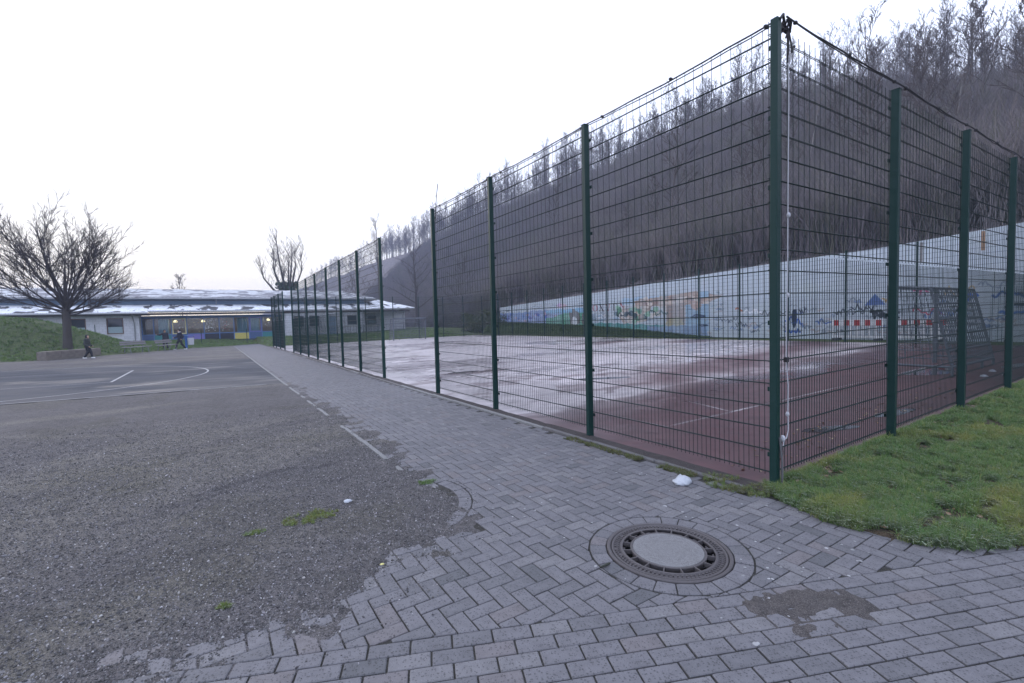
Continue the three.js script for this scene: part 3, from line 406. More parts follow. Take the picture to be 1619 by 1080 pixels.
{ // rope ends, cord and cable at the corner post
  const t = thing('rope_bundle', 'knotted black rope bundle with loose strap ends at the top of the corner post', 'rope', [4.12, 0, -2.2]), r = random(8), b = new Builder();
  for (let k = 0; k < 5; k++) { const pts = []; for (let q = 0; q <= 14; q++) { const a = q / 14 * Math.PI * (1.4 + 0.5 * r()) + k; pts.push([0.19 + 0.035 * Math.cos(a) + 0.01 * r(), 4.02 + 0.045 * Math.sin(a * 1.2 + k), -0.03 + 0.03 * Math.sin(a) + 0.006 * k]); } b.tube(pts, 0.009, 5); }
  b.tube([[0.0, 4.0, 0.035], [0.06, 4.06, 0.03], [0.12, 4.07, 0], [0.18, 4.04, -0.02]], 0.011, 6); part('knot', b.build(), ropeMaterial, t);
  const s = new Builder(); s.tube([[0.19, 4.0, 0.0], [0.175, 3.86, 0.012], [0.17, 3.70, 0.008]], [0.009, 0.01, 0.009], 5, true); s.tube([[0.2, 3.99, 0], [0.225, 3.88, 0.01], [0.24, 3.8, 0.012]], 0.008, 5, true); s.tube([[0.235, 3.84, 0.01], [0.27, 3.86, 0.02]], 0.009, 5, true); s.tube([[0.18, 3.96, 0.005], [0.14, 3.9, 0.01]], 0.008, 5, true); part('strap_end', s.build(), ropeMaterial, t);
  const c = thing('hanging_cord', 'pale cord hanging down the lawn side fence beside the corner post', 'cord', [4.12, 0, -2.2]), cord = mat(0.5, 0.51, 0.55, 0.6), d = new Builder();
  d.tube([[0.195, 3.98, 0.0], [0.19, 3.4, 0.012], [0.186, 2.7, 0.01], [0.178, 2.0, 0.014], [0.168, 1.45, 0.012], [0.155, 1.12, 0.016], [0.182, 0.9, 0.02], [0.176, 0.68, 0.022], [0.168, 0.5, 0.03], [0.14, 0.43, 0.03], [0.1, 0.43, 0.03], [0.085, 0.37, 0.03]], 0.0045, 6); part('cord', d.build(), cord, c);
  for (const [x, y, q] of [[0.183, 2.4, 0.016], [0.179, 1.7, 0.014], [0.176, 0.64, 0.016], [0.1, 0.43, 0.022]]) { const m = part('knot', new THREE.IcosahedronGeometry(q, 1), cord, c); m.position.set(x, y, 0.018); m.scale.y = 1.5; }
  part('clip', roundBox(0.045, 0.045, 0.03, 0.005, 0.15, 1.13, 0.02), ropeMaterial, c);
  const e = new Builder(); e.tube([[0.012, 0.46, 0.036], [0.02, 0.36, 0.042], [0.03, 0.24, 0.05], [0.032, 0.1, 0.05], [0.022, -0.1, 0.046]], 0.009, 7); e.tube([[0.014, 0.44, 0.04], [0.05, 0.33, 0.05], [0.09, 0.27, 0.02], [0.15, 0.29, -0.02]], 0.0035, 5);
  single('cable', e.build(), mat(0.13, 0.13, 0.14, 0.5), 'grey cable running down the foot of the corner post', 'cable', [4.12, 0, -2.2]);
  const w = new Builder(); w.tube([[0, 3.7, 0], [0.01, 4.02, 0], [0.03, 4.3, 0.02], [0.06, 4.52, 0.04]], [0.006, 0.008, 0.007, 0.009], 5, true); w.tube([[0.03, 4.3, 0.02], [0.0, 4.24, 0.03]], 0.006, 4); single('loose_wire', w.build(), ropeMaterial, 'loose dark wire standing up beside the gateway post top', 'wire', [4.15, level(4.1, -9.5), -9.42]);
}

// ---------------------------------------------------------------- steel goals
{
  const blue = mat(0.115, 0.13, 0.155, 0.45, { metalness: 0.3 }), w = 3.0;
  const t = thing('steel_goal', 'blue grey steel goal with a welded bar net on the court beside the lawn fence', 'goal', [14.6, level(14.6, -4.4), -4.4]);
  const bar = (name, a, b, r, parent = t, s = 6) => part(name, new Builder().tube([a, b], r, s, true).build(), blue, parent);
  for (const s of [-1, 1]) { part('goal_post', roundBox(0.085, 2.0, 0.085, 0.008, s * w / 2, 1.0, 0), blue, t); bar('side_rail', [s * w / 2, 0.2, 0], [s * w / 2, 0.2, 1.12], 0.03); bar('foot', [s * w / 2, 0.2, 1.1], [s * w / 2, -0.02, 1.1], 0.028); bar('foot', [s * 0.6, 0.2, 1.1], [s * 0.6, -0.02, 1.1], 0.028); bar('top_stay', [s * w / 2, 1.97, 0], [s * w / 2, 1.9, 0.72], 0.026); bar('back_upright', [s * w / 2, 1.9, 0.72], [s * w / 2, 0.2, 1.1], 0.026); }
  part('crossbar', roundBox(w + 0.085, 0.085, 0.085, 0.008, 0, 1.96, 0), blue, t); bar('back_rail', [-w / 2, 0.2, 1.1], [w / 2, 0.2, 1.1], 0.03); bar('top_back_rail', [-w / 2, 1.9, 0.72], [w / 2, 1.9, 0.72], 0.026);
  for (let k = 1; k <= 9; k++) { const f = k / 10, y = 1.9 - 1.7 * f, z = 0.72 + 0.38 * f; bar('net_bar', [-w / 2, y, z], [w / 2, y, z], k % 2 ? 0.014 : 0.024); for (const s of [-1, 1]) bar('net_bar', [s * w / 2, y, 0], [s * w / 2, y, z], 0.012); }
  for (let k = 1; k < 20; k++) { const x = -w / 2 + w * k / 20; bar('net_bar', [x, 1.9, 0.72], [x, 0.2, 1.1], 0.009); if (k % 2 === 0) bar('net_bar', [x, 1.96, 0], [x, 1.9, 0.72], 0.009); }
  for (let k = 1; k < 7; k++) for (const s of [-1, 1]) bar('net_bar', [s * w / 2, 1.94, 0.1 * k], [s * w / 2, 0.2, 0.16 * k], 0.008);
  copy(t, [15, level(15, -40.6), -40.6], Math.PI, 'blue grey steel goal standing at the school end of the red court');
}

// ---------------------------------------------------------------- painted retaining wall, grass bank, barriers
{
  const cv = document.createElement('canvas'); cv.width = 2048; cv.height = 256; const g = cv.getContext('2d'), r = random(55), X = z => (z + 42) / 48 * 2048, Y = y => 256 - y / 5.2 * 256;
  g.fillStyle = '#b9c3cc'; g.fillRect(0, 0, 2048, 256);
  for (let k = 0; k < 700; k++) { const v = 175 + 35 * r(); g.fillStyle = `rgba(${v},${v + 8},${v + 14},0.12)`; g.fillRect(2048 * r(), 256 * r(), 6 + 60 * r(), 4 + 50 * r()); }
  for (let k = 0; k < 90; k++) { g.fillStyle = `rgba(120,130,138,${0.05 + 0.09 * r()})`; const x = 2048 * r(); g.fillRect(x, Y(4.6), 1 + 3 * r(), 30 + 160 * r()); }
  const blob = (z, y, w, h, c, n = 14) => { g.fillStyle = c; g.beginPath(); for (let k = 0; k < n; k++) { const a = k / n * Math.PI * 2, q = 0.75 + 0.4 * r(), x = X(z + Math.cos(a) * w * q), yy = Y(y + Math.sin(a) * h * q); k ? g.lineTo(x, yy) : g.moveTo(x, yy); } g.fill(); };
  const band = (z0, z1, lo, hi, c) => { g.fillStyle = c; g.beginPath(); g.moveTo(X(z0), Y(lo(z0))); for (let z = z0; z <= z1; z += 0.3) g.lineTo(X(z), Y(hi(z) + 0.14 * r())); for (let z = z1; z >= z0; z -= 0.3) g.lineTo(X(z), Y(lo(z))); g.fill(); };
  const foot = z => bankTop(z) - 0.1;
  band(-41.4, -35, foot, z => 2.05, '#7f97c9'); band(-36, -31, foot, z => 2.15, '#8f9fc6'); for (let k = 0; k < 40; k++) blob(-41 + 9 * r(), 1.3 + 0.7 * r(), 0.25, 0.12, ['#5c79bd', '#a8b6dc', '#6a6fae', '#b79fb4'][k % 4]);
  band(-33.5, -27.5, foot, z => 1.75 + 0.3 * Math.sin(z), '#5f9d83'); band(-33.5, -28, z => 1.9, z => 2.15, '#86b6d8'); for (let k = 0; k < 14; k++) blob(-33 + 5 * r(), 1.2 + 0.5 * r(), 0.4, 0.15, ['#4f8b68', '#73ab8f'][k % 2]);
  blob(-31.3, 2.5, 0.7, 0.2, '#d9b9c2'); blob(-31.6, 2.6, 0.3, 0.16, '#c6a1c9'); blob(-29.6, 1.45, 0.75, 0.75, '#6d6a68', 20); blob(-29.6, 1.2, 0.42, 0.42, '#dfe3e6'); g.fillStyle = '#e8ecef'; g.fillRect(X(-29.9), Y(1.2), 7, 14); g.fillRect(X(-29.55), Y(1.2), 7, 14); blob(-28.4, 1.3, 0.4, 0.55, '#77716c');
  for (let k = 0; k < 24; k++) blob(-27.5 + 3.6 * r(), 1.1 + 0.7 * r(), 0.3, 0.14, ['#9fb6cc', '#c8cfd6', '#7d8c9e', '#5d7585'][k % 4]);
  g.textBaseline = 'alphabetic'; g.font = 'bold 37px serif'; const tints = ['#8e2436', '#26242c', '#8e2436', '#2b2930', '#97283a']; [...'OXVEN'].forEach((c, k) => { const x = X(-27.5 + k * 0.72); g.fillStyle = tints[k]; g.fillText(c, x, Y(1.93)); g.strokeStyle = '#d4d8dc'; g.lineWidth = 1; g.strokeText(c, x, Y(1.93)); });
  band(-27.5, -17.3, foot, z => 1.0 - 0.03 * (z + 27), '#4f8f8a'); band(-24.3, -19, z => 2.35, z => 2.75, '#a3bdd3'); blob(-24.0, 1.6, 0.75, 0.6, '#b9a89c'); blob(-22.6, 1.7, 0.7, 0.7, '#c2b4a6'); for (let k = 0; k < 34; k++) blob(-25 + 5.5 * r(), 1.1 + 1.1 * r(), 0.25, 0.2, ['#a6978c', '#cfc6bc', '#8fb79e', '#5f8c74', '#35464f', '#d6d2cc'][k % 6]);
  g.fillStyle = '#ab9488'; g.beginPath(); g.moveTo(X(-23.2), Y(2.55)); g.lineTo(X(-18.2), Y(2.95)); g.lineTo(X(-16.4), Y(2.55)); g.lineTo(X(-17.6), Y(2.1)); g.lineTo(X(-20), Y(2.1)); g.lineTo(X(-23), Y(2.2)); g.fill(); g.fillStyle = '#9d8d86'; g.fillRect(X(-20.4), Y(2.3), X(-19) - X(-20.4), Y(0.8) - Y(2.3));
  for (let k = 0; k < 46; k++) blob(-23 + 5.6 * r(), 2.2 + 0.5 * r(), 0.25, 0.12, ['#b7a193', '#94807a', '#c6b6aa', '#a59790', '#d5cbc2'][k % 5]); blob(-19.7, 1.0, 0.8, 0.4, '#a9a081');
  g.fillStyle = '#93afc6'; g.fillRect(X(-18.9), Y(2.15), X(-17.3) - X(-18.9), Y(0.5) - Y(2.15)); g.fillRect(X(-18), Y(2.9), X(-17.3) - X(-18), 18); blob(-18.2, 2.05, 0.4, 0.3, '#bd9f92'); blob(-18.0, 1.4, 0.55, 0.14, '#3b4a66'); blob(-17.7, 0.85, 0.4, 0.08, '#22304a'); band(-22, -17.3, foot, z => 0.75, '#7f97b6');
  const scribble = (z, y, w, h, c, lw, n) => { g.strokeStyle = c; g.lineWidth = lw; g.beginPath(); g.moveTo(X(z), Y(y)); for (let k = 1; k <= n; k++) g.quadraticCurveTo(X(z + w * (k - 0.5) / n + 0.1 * (r() - 0.5)), Y(y + h * (r() - 0.5) * 2), X(z + w * k / n), Y(y + h * (r() - 0.5))); g.stroke(); };
  for (const [z, y, w, h, c, lw, n] of [[-16.8, 1.2, 1.3, 0.25, '#4a5360', 1.5, 7], [-15.6, 0.9, 0.7, 0.45, '#3b4048', 1.5, 9], [-15.2, 1.6, 1.2, 0.3, '#e8eaee', 3, 8], [-14.2, 1.5, 1.6, 0.25, '#51565f', 2, 10], [-14.4, 0.9, 2.0, 0.15, '#687080', 1.2, 9], [-15.6, 1.75, 0.4, 0.2, '#b0745e', 4, 3], [-12.9, 1.1, 0.9, 0.35, '#3d5fae', 3, 7], [-12.9, 0.55, 0.8, 0.2, '#2d55a8', 4, 6], [-12.2, 1.6, 0.4, 0.3, '#2a2f45', 2, 4], [-11.4, 1.0, 1.4, 0.3, '#3a5da8', 2, 9], [-10.6, 1.5, 1.4, 0.35, '#444a55', 2, 9], [-9.9, 1.7, 1.0, 0.3, '#3c4250', 2, 7], [-9.1, 1.4, 1.0, 0.3, '#2b2e38', 5, 8], [-9.0, 1.2, 0.9, 0.3, '#30333d', 6, 8], [-8.7, 2.0, 0.6, 0.3, '#b78f4a', 2, 4], [-7.6, 2.3, 0.5, 0.2, '#b9557e', 3, 4], [-7.6, 1.4, 1.0, 0.4, '#c24a63', 2, 7], [-7.2, 1.3, 1.2, 0.4, '#4a6fae', 2, 8], [-6.6, 2.2, 0.9, 0.4, '#c0a06a', 1.5, 6], [-6.1, 1.9, 0.5, 0.4, '#3b62b4', 4, 5], [-5.6, 2.4, 0.9, 0.25, '#8a94a6', 2, 7], [-5.2, 2.0, 1.1, 0.25, '#3a5a9c', 3, 8], [-5.0, 1.3, 1.3, 0.15, '#4a70b8', 4, 9], [-4.7, 1.6, 1.0, 0.08, '#2a2f3d', 5, 6], [-4.3, 2.1, 0.6, 0.4, '#33363f', 2.5, 6], [-3.6, 1.7, 1.3, 0.3, '#7a5a5a', 2, 8], [-40.3, 2.35, 0.7, 0.2, '#39414a', 3, 6], [-38.5, 2.3, 1.2, 0.15, '#59616a', 1.5, 7], [-24.8, 1.6, 1.0, 0.3, '#2d3b45', 3, 7], [-21.8, 1.7, 1.5, 0.35, '#33504a', 3, 9]]) scribble(z, y, w, h, c, lw, n);
  g.fillStyle = '#5a72a8'; g.beginPath(); g.moveTo(X(-9.35), Y(1.75)); g.lineTo(X(-8.95), Y(2.25)); g.lineTo(X(-8.55), Y(1.75)); g.fill(); blob(-12.4, 1.25, 0.14, 0.5, '#27304a', 8);
  for (let k = 0; k < 900; k++) { const z = -41.5 + 25 * r(), y = 0.2 + 2.6 * r(); scribble(z, y, 0.1 + 0.35 * r(), 0.14 * r(), ['rgba(190,199,208,0.5)', 'rgba(70,84,104,0.45)', 'rgba(150,160,172,0.5)', 'rgba(96,128,150,0.4)', 'rgba(150,120,104,0.35)'][k % 5], 0.6 + 2.2 * r(), 3); } for (let k = 0; k < 60; k++) { g.fillStyle = 'rgba(185,195,204,0.16)'; g.fillRect(X(-41.4 + 24.5 * r()), Y(3), 4 + 26 * r(), 140); }
  for (let k = 0; k < 130; k++) scribble(-17 + 14.5 * r(), 0.5 + 1.9 * r() * r(), 0.15 + 0.4 * r(), 0.16, ['rgba(60,68,86,0.6)', 'rgba(66,96,160,0.6)', 'rgba(110,118,130,0.6)', 'rgba(150,110,90,0.4)'][k % 4], 0.7 + 1.4 * r(), 5);
  g.fillStyle = 'rgba(140,96,62,0.75)'; g.fillRect(X(-5.55), Y(4.45), 5, 36); g.fillStyle = 'rgba(90,80,74,0.6)'; g.fillRect(X(-7.4), Y(4.3), 4, 40); g.fillStyle = 'rgba(90,80,74,0.35)'; g.fillRect(X(-3.8), Y(4.6), 4, 50);
  const map = new THREE.CanvasTexture(cv); map.colorSpace = THREE.SRGBColorSpace; const m = new THREE.MeshStandardMaterial({ map, roughness: 0.85, bumpMap: scaled(grain, 30), bumpScale: 0.004 });
  const wall = thing('retaining_wall', 'long pale concrete retaining wall with mural and graffiti below the wooded hillside', 'wall', [0, 0, 0]);
  for (let z = -41.4; z < 13; z += 2.5) {
    const a = z + 0.008, b = z + 2.492, x0 = 25.05, x1 = 25.4, f = v => [(v[2] + 42) / 48, v[1] / 5.2], q = new Builder(), P = (x, y, zz) => [x, y, zz], la = level(25, a) - 0.3, lb = level(25, b) - 0.3, ta = wallTop(a), tb = wallTop(b);
    const face = (...v) => q.quad(...v, v.map(f)); face(P(x0, la, a), P(x0, lb, b), P(x0, tb, b), P(x0, ta, a)); face(P(x1, lb, b), P(x1, la, a), P(x1, ta, a), P(x1, tb, b)); face(P(x0, ta, a), P(x0, tb, b), P(x1, tb, b), P(x1, ta, a)); face(P(x1, la, a), P(x0, la, a), P(x0, ta, a), P(x1, ta, a)); face(P(x0, lb, b), P(x1, lb, b), P(x1, tb, b), P(x0, tb, b));
    part('wall_panel', q.build(), m, wall);
  }
  structure('grass_bank', sheet([23.45, 23.62, 24, 24.5, 25.1], range(-43.3, 8, 0.6), (x, z) => { const f = smooth(23.6, 25.0, x); return lerp(level(x, z) + (x < 23.6 ? -0.1 : 0.03), bankTop(z) + 0.02, f) + 0.05 * (fbm(x * 3, z * 3, 2, 4) - 0.5); }), lawnMaterial, 'strip of grass bank climbing along the foot of the mural wall', 'lawn');
  const whiteP = mat(0.72, 0.73, 0.75, 0.5), red = mat(0.42, 0.03, 0.035, 0.5), darkFoot = mat(0.06, 0.06, 0.065, 0.8);
  const bt = thing('barrier', 'red and white plastic barrier lined up by the graffiti wall', 'barrier', [24.3, level(24.3, -9.4), -9.35], Math.PI / 2, 'red and white barriers behind the court fence');
  part('top_board', roundBox(2.0, 0.3, 0.04, 0.01, 0, 0.82, 0), whiteP, bt); for (let k = 0; k < 5; k++) for (const s of [-1, 1]) part('red_block', boxGeometry(-0.93 + k * 0.41, 0.7, s > 0 ? 0.021 : -0.024, -0.73 + k * 0.41, 0.95, s > 0 ? 0.024 : -0.021), red, bt);
  part('lower_rail', roundBox(2.0, 0.1, 0.035, 0.01, 0, 0.2, 0), whiteP, bt); for (let k = 0; k < 9; k++) part('upright', roundBox(0.06, 0.44, 0.03, 0.006, -0.94 + k * 0.235, 0.46, 0), whiteP, bt); part('sign_plate', boxGeometry(-0.3, 0.3, 0.017, 0.1, 0.55, 0.022), mat(0.6, 0.62, 0.66, 0.5), bt); for (const s of [-1, 1]) part('foot', roundBox(0.14, 0.12, 0.7, 0.02, s * 0.8, 0.07, 0), darkFoot, bt);
  for (const z of [-7.25, -5.6 - 1.7 + 0.0]) if (z > -7.28) copy(bt, [24.3, level(24.3, z), z], Math.PI / 2);
}

// ---------------------------------------------------------------- wooded hill
const crest = z => curve([[-600, 34], [-340, 32], [-160, 30], [-45, 31], [-33, 29.6], [-23, 27.2], [-12, 23.6], [10, 21], [60, 20]], z);
function hillLevel(x, z) {
  const foot = z > -41.5 ? wallTop(z) - 0.12 : lerp(wallTop(-42) - 0.12, 0.55, smooth(-41.5, -46, z)), x0 = z > -42 ? 25.2 : 25.2 + 9 * smooth(-46, -70, z), t = (x - x0) / (70 - x0), n = (fbm(x * 0.06, z * 0.06, 3, 201) - 0.5) * 3 * smooth(0, 0.25, t) + (fbm(x * 0.4, z * 0.4, 2, 205) - 0.5) * 0.7 * smooth(0, 0.1, t);
  if (t <= 0) return foot + t * 20; if (t <= 1) return foot + (crest(z) - foot) * (0.82 * t + 0.18 * smooth(0, 1, t)) + n; return crest(z) - (x - 70) * 0.06 + n;
}
{
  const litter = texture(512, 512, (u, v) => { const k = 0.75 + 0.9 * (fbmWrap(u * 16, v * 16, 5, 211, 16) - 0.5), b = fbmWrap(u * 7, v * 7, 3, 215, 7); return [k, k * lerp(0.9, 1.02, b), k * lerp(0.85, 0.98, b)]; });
  structure('hill', sheet(joined(range(25.2, 34, 1.1), range(34, 76, 2), range(76, 180, 13)), joined(range(-600, -180, 12), range(-180, 70, 2.5)), hillLevel), new THREE.MeshStandardMaterial({ color: rgb(0.21, 0.195, 0.212), map: scaled(litter, 0.09), bumpMap: scaled(grain, 0.3), bumpScale: 0.1, roughness: 1 }), 'steep hillside covered in haze tinted leaf litter behind the retaining wall', 'hill');  // lilac haze is mixed into the base colour of the brown litter
}
// bare trees grown branch by branch
function bareTree(seed, o) {
  const r = random(seed), trunk = new Builder(), crown = new Builder(), H = o.height;
  const bend = (d, k) => { d[0] += (r() - 0.5) * k; d[1] += (r() - 0.5) * k * 0.6; d[2] += (r() - 0.5) * k; const l = Math.hypot(...d); return d.map(v => v / l); };
  const shoot = (p, d, len, rad, depth) => {
    const n = depth === 0 ? 5 : depth === 1 ? 4 : 2, pts = [p], rr = [rad]; let q = [...p], e = [...d];
    for (let k = 1; k <= n; k++) { e[1] += o.lift * (depth ? 0.6 : 1) / n; e = bend(e, o.wobble); q = q.map((v, a) => v + e[a] * len / n); pts.push(q); rr.push(Math.max(o.thin, rad * (1 - 0.82 * k / n))); }
    crown.tube(pts, rr, depth === 0 ? 4 : 3);
    if (depth < o.depth) { const m = o.split[depth]; for (let k = 0; k < m; k++) { const f = 0.22 + 0.76 * (k + r()) / m, i = Math.min(n - 1, Math.floor(f * n)), g = f * n - i, s = pts[i].map((v, a) => lerp(v, pts[i + 1][a], g)); let t = pts[i + 1].map((v, a) => v - pts[i][a]); const l = Math.hypot(...t); t = t.map(v => v / l); const az = r() * 6.283, w = 0.5 + 0.5 * r(); t = [t[0] + Math.cos(az) * w, t[1] + (r() - 0.35) * w, t[2] + Math.sin(az) * w]; const tl = Math.hypot(...t); shoot(s, t.map(v => v / tl), len * (0.30 + 0.22 * r()) * (1.15 - 0.5 * f), Math.max(o.thin, rr[i] * 0.5), depth + 1); } }
  };
  const pts = [], rr = [], lean = [(r() - 0.5) * o.lean, (r() - 0.5) * o.lean], top = H * (o.trunkTop ?? 0.9), n = 9;
  for (let k = 0; k <= n; k++) { const f = k / n; pts.push([lean[0] * f * f * H + (r() - 0.5) * o.crook * f, -0.3 + (top + 0.3) * f, lean[1] * f * f * H + (r() - 0.5) * o.crook * f]); rr.push(Math.max(o.thin * 1.5, o.radius * (1 - 0.86 * Math.pow(f, 0.8)) * (k === 0 ? 1.35 : 1))); }
  trunk.tube(pts, rr, 7);
  for (let k = 0; k < o.limbs; k++) { const f = lerp(o.from, 0.98, Math.pow((k + r()) / o.limbs, 0.85)), i = Math.min(n - 1, Math.floor(f * n)), g = f * n - i, p = pts[i].map((v, a) => lerp(v, pts[i + 1][a], g)), az = k * 2.4 + r() * 0.9, el = lerp(o.spread[0], o.spread[1], f) + (r() - 0.5) * 0.4; shoot(p, [Math.cos(az) * Math.cos(el), Math.sin(el), Math.sin(az) * Math.cos(el)], H * o.reach * (1.2 - 0.75 * f) * (0.75 + 0.5 * r()), Math.max(o.thin, rr[i] * 0.48), 0); }
  return { trunk: trunk.build(), crown: crown.build() };
}
const barkGrey = mat(0.10, 0.09, 0.088, 0.95), barkPale = mat(0.30, 0.28, 0.265, 0.9), twigBrown = mat(0.085, 0.07, 0.066, 0.95), twigPale = mat(0.16, 0.135, 0.12, 0.95), barkDark = mat(0.06, 0.052, 0.046, 0.95);
function treeThing(name, label, geo, bark, twig, position, group) { const t = thing(name, label, 'tree', position, 0, group); part('trunk', geo.trunk, bark, t); part('crown', geo.crown, twig, t); return t; }
{
  const tall = { lift: 0.35, wobble: 0.35, thin: 0.015, depth: 2, split: [6, 4], lean: 0.12, crook: 0.25, limbs: 15, from: 0.38, spread: [0.5, 1.15], reach: 0.24, radius: 0.115 };
  const kinds = []; for (let k = 0; k < 8; k++) kinds.push(bareTree(300 + k, { ...tall, height: 10.5 + (k % 4) * 1.1, lean: 0.06 + 0.05 * (k % 3), from: 0.3 + 0.05 * (k % 3) }));
  const r = random(404), spots = [];
  for (let z = 14; z > -420; z -= 0) { const step = z > -90 ? 3.2 : z > -180 ? 3.8 : 5; for (let x = 28; x < 80; x += step) { const px = x + (r() - 0.5) * step * 0.9, pz = z + (r() - 0.5) * step * 0.9; if (pz < -44 && px < 34 + 6 * r()) continue; if (px < 36 && r() > 0.5) continue; const open = smooth(-22, -34, pz); if (px < 69 && r() < 0.72 * open + 0.25 + 0.2 * smooth(46, 56, px) * open) continue; spots.push([px, pz, px > 68 ? 1 : 0]); if (px > 69 && pz > -230) for (let q = 0; q < 3; q++) spots.push([69 + 11 * r(), z + (r() - 0.5) * step, 1]); } z -= step; }
  for (const s of spots) { const y = hillLevel(s[0], s[1]); s.push(y, inView(s[0], y + 6, s[1], 1.1) ? (1 + 1.2 * s[2]) / Math.hypot(s[0], s[1]) : 0); }
  spots.sort((a, b) => b[4] - a[4]);
  const rest = kinds.map(() => []), protos = {};
  spots.forEach(([x, z, top, y, score], k) => {
    const v = Math.floor(r() * 8), pale = r() > 0.82, s = top ? (z > -36 ? 0.45 + 0.36 * r() : 0.58 + 0.42 * r()) : 0.4 + 0.5 * r(), turn = r() * 6.28;
    if (k < 300) {
      const key = v + (pale ? 'p' : '') + top, label = top ? (pale ? 'pale barked bare tree on the crest of the wooded hill' : 'dark bare tree standing against the sky on the hill crest') : (pale ? 'pale trunked bare tree on the wooded slope above the wall' : 'dark bare tree on the wooded slope above the wall'), group = top ? (pale ? 'pale trees along the hill crest' : 'dark trees along the hill crest') : (pale ? 'pale trees on the hillside' : 'dark trees on the hillside');
      const t = protos[key] ? copy(protos[key], [x, y, z], turn) : (protos[key] = treeThing('bare_tree', label, kinds[v], pale ? barkPale : barkGrey, pale ? twigPale : twigBrown, [x, y, z], group)); t.rotation.set(top ? 0 : (r() - 0.5) * 0.4, turn, top ? 0 : (r() - 0.5) * 0.4); t.scale.setScalar(s);
    } else rest[v].push([M4(x, y, z, 0, turn, 0, z < -90 ? s * 1.25 : s)]);
  });
  const wood = new THREE.Group(); wood.name = 'far_woodland'; wood.userData = { label: 'mass of bare trees receding along the hazy wooded hill', category: 'woodland', kind: 'stuff' }; scene.add(wood);
  rest.forEach((l, v) => { if (l.length) { instanced('trunks', kinds[v].trunk, barkGrey, l, wood); instanced('twigs', kinds[v].crown, twigBrown, l, wood); } });
  const shrubs = [0, 1, 2].map(k => { const q = random(500 + k), b = new Builder(); for (let i = 0; i < 26; i++) { const a = q() * 6.28, t = 0.12 + 0.5 * q(), h = 1.2 + 2.4 * q(), x = (q() - 0.5) * 0.9, z = (q() - 0.5) * 0.9, mid = [x + Math.cos(a) * t * h * 0.4, h * 0.55, z + Math.sin(a) * t * h * 0.4]; b.tube([[x, -0.1, z], mid, [x + Math.cos(a) * t * h, h, z + Math.sin(a) * t * h]], [0.014, 0.01, 0.006], 3); for (let j = 0; j < 3; j++) { const c = q() * 6.28, l = 0.4 + 0.5 * q(); b.tube([mid, [mid[0] + Math.cos(c) * l * 0.6, mid[1] + l, mid[2] + Math.sin(c) * l * 0.6]], [0.008, 0.005], 3); } } return b.build(); });
  const stemTones = [rgb(0.15, 0.135, 0.15), rgb(0.19, 0.172, 0.185), rgb(0.225, 0.2, 0.2), rgb(0.15, 0.15, 0.12)], scrub = shrubs.map(() => []); for (let k = 0; k < 15000; k++) { const f = r(), x = 25.9 + 44 * Math.pow(f, 1.4), z = 10 - 170 * r(); if (z < -44 && x < 27 + 5 * smooth(-46, -62, z)) continue; const v = Math.floor(r() * 3), stem = stemTones[Math.floor(r() * 4)]; scrub[v].push([M4(x, hillLevel(x, z), z, (r() - 0.5) * 0.3, r() * 6.28, 0, 0.6 + 0.7 * r()), stem]); }  // stem tones cooled so the haze sits in their colour
  const thicket = new THREE.Group(); thicket.name = 'hillside_scrub'; thicket.userData = { label: 'brown leafless scrub covering the slope above the mural wall', category: 'scrub', kind: 'stuff' }; scene.add(thicket);
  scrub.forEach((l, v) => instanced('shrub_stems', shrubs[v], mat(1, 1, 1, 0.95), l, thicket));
  // single trees down in the valley
  const v1 = bareTree(611, { ...tall, height: 21, radius: 0.24, limbs: 14, from: 0.4, thin: 0.016, reach: 0.24, spread: [0.6, 1.25] }); treeThing('valley_tree', 'tall thin bare tree rising behind the low end of the school roof', v1, barkGrey, twigPale, [26, 0.4, -85]);
  const v2 = bareTree(612, { ...tall, height: 13, radius: 0.3, limbs: 18, from: 0.22, reach: 0.42, spread: [0.15, 1.0], thin: 0.013 }); treeThing('valley_tree', 'dark spreading bare tree beside the end of the school building', v2, barkDark, twigBrown, [28.3, 1.0, -73]);
  treeThing('valley_tree', 'bushy bare tree in front of the hazy hillside behind the school', bareTree(613, { ...tall, height: 12, limbs: 20, from: 0.15, reach: 0.36, spread: [0.3, 1.1] }), barkDark, twigBrown, [21, 0.3, -82]);
  treeThing('valley_tree', 'low bushy bare tree at the foot of the wooded hill', bareTree(614, { ...tall, height: 10, limbs: 20, from: 0.12, reach: 0.36, spread: [0.3, 1.1] }), barkGrey, twigBrown, [33, 1.6, -66]);
  treeThing('valley_tree', 'small bare tree top showing above the school roof', bareTree(615, { ...tall, height: 9.3, limbs: 16, from: 0.3, reach: 0.3, spread: [0.5, 1.1] }), barkDark, twigPale, [-3.5, 0, -82]);
  treeThing('valley_tree', 'round bare tree between the school roof end and the hill', bareTree(616, { ...tall, height: 11, limbs: 18, from: 0.2, reach: 0.34 }), barkGrey, twigBrown, [17, 0.3, -98]);
}
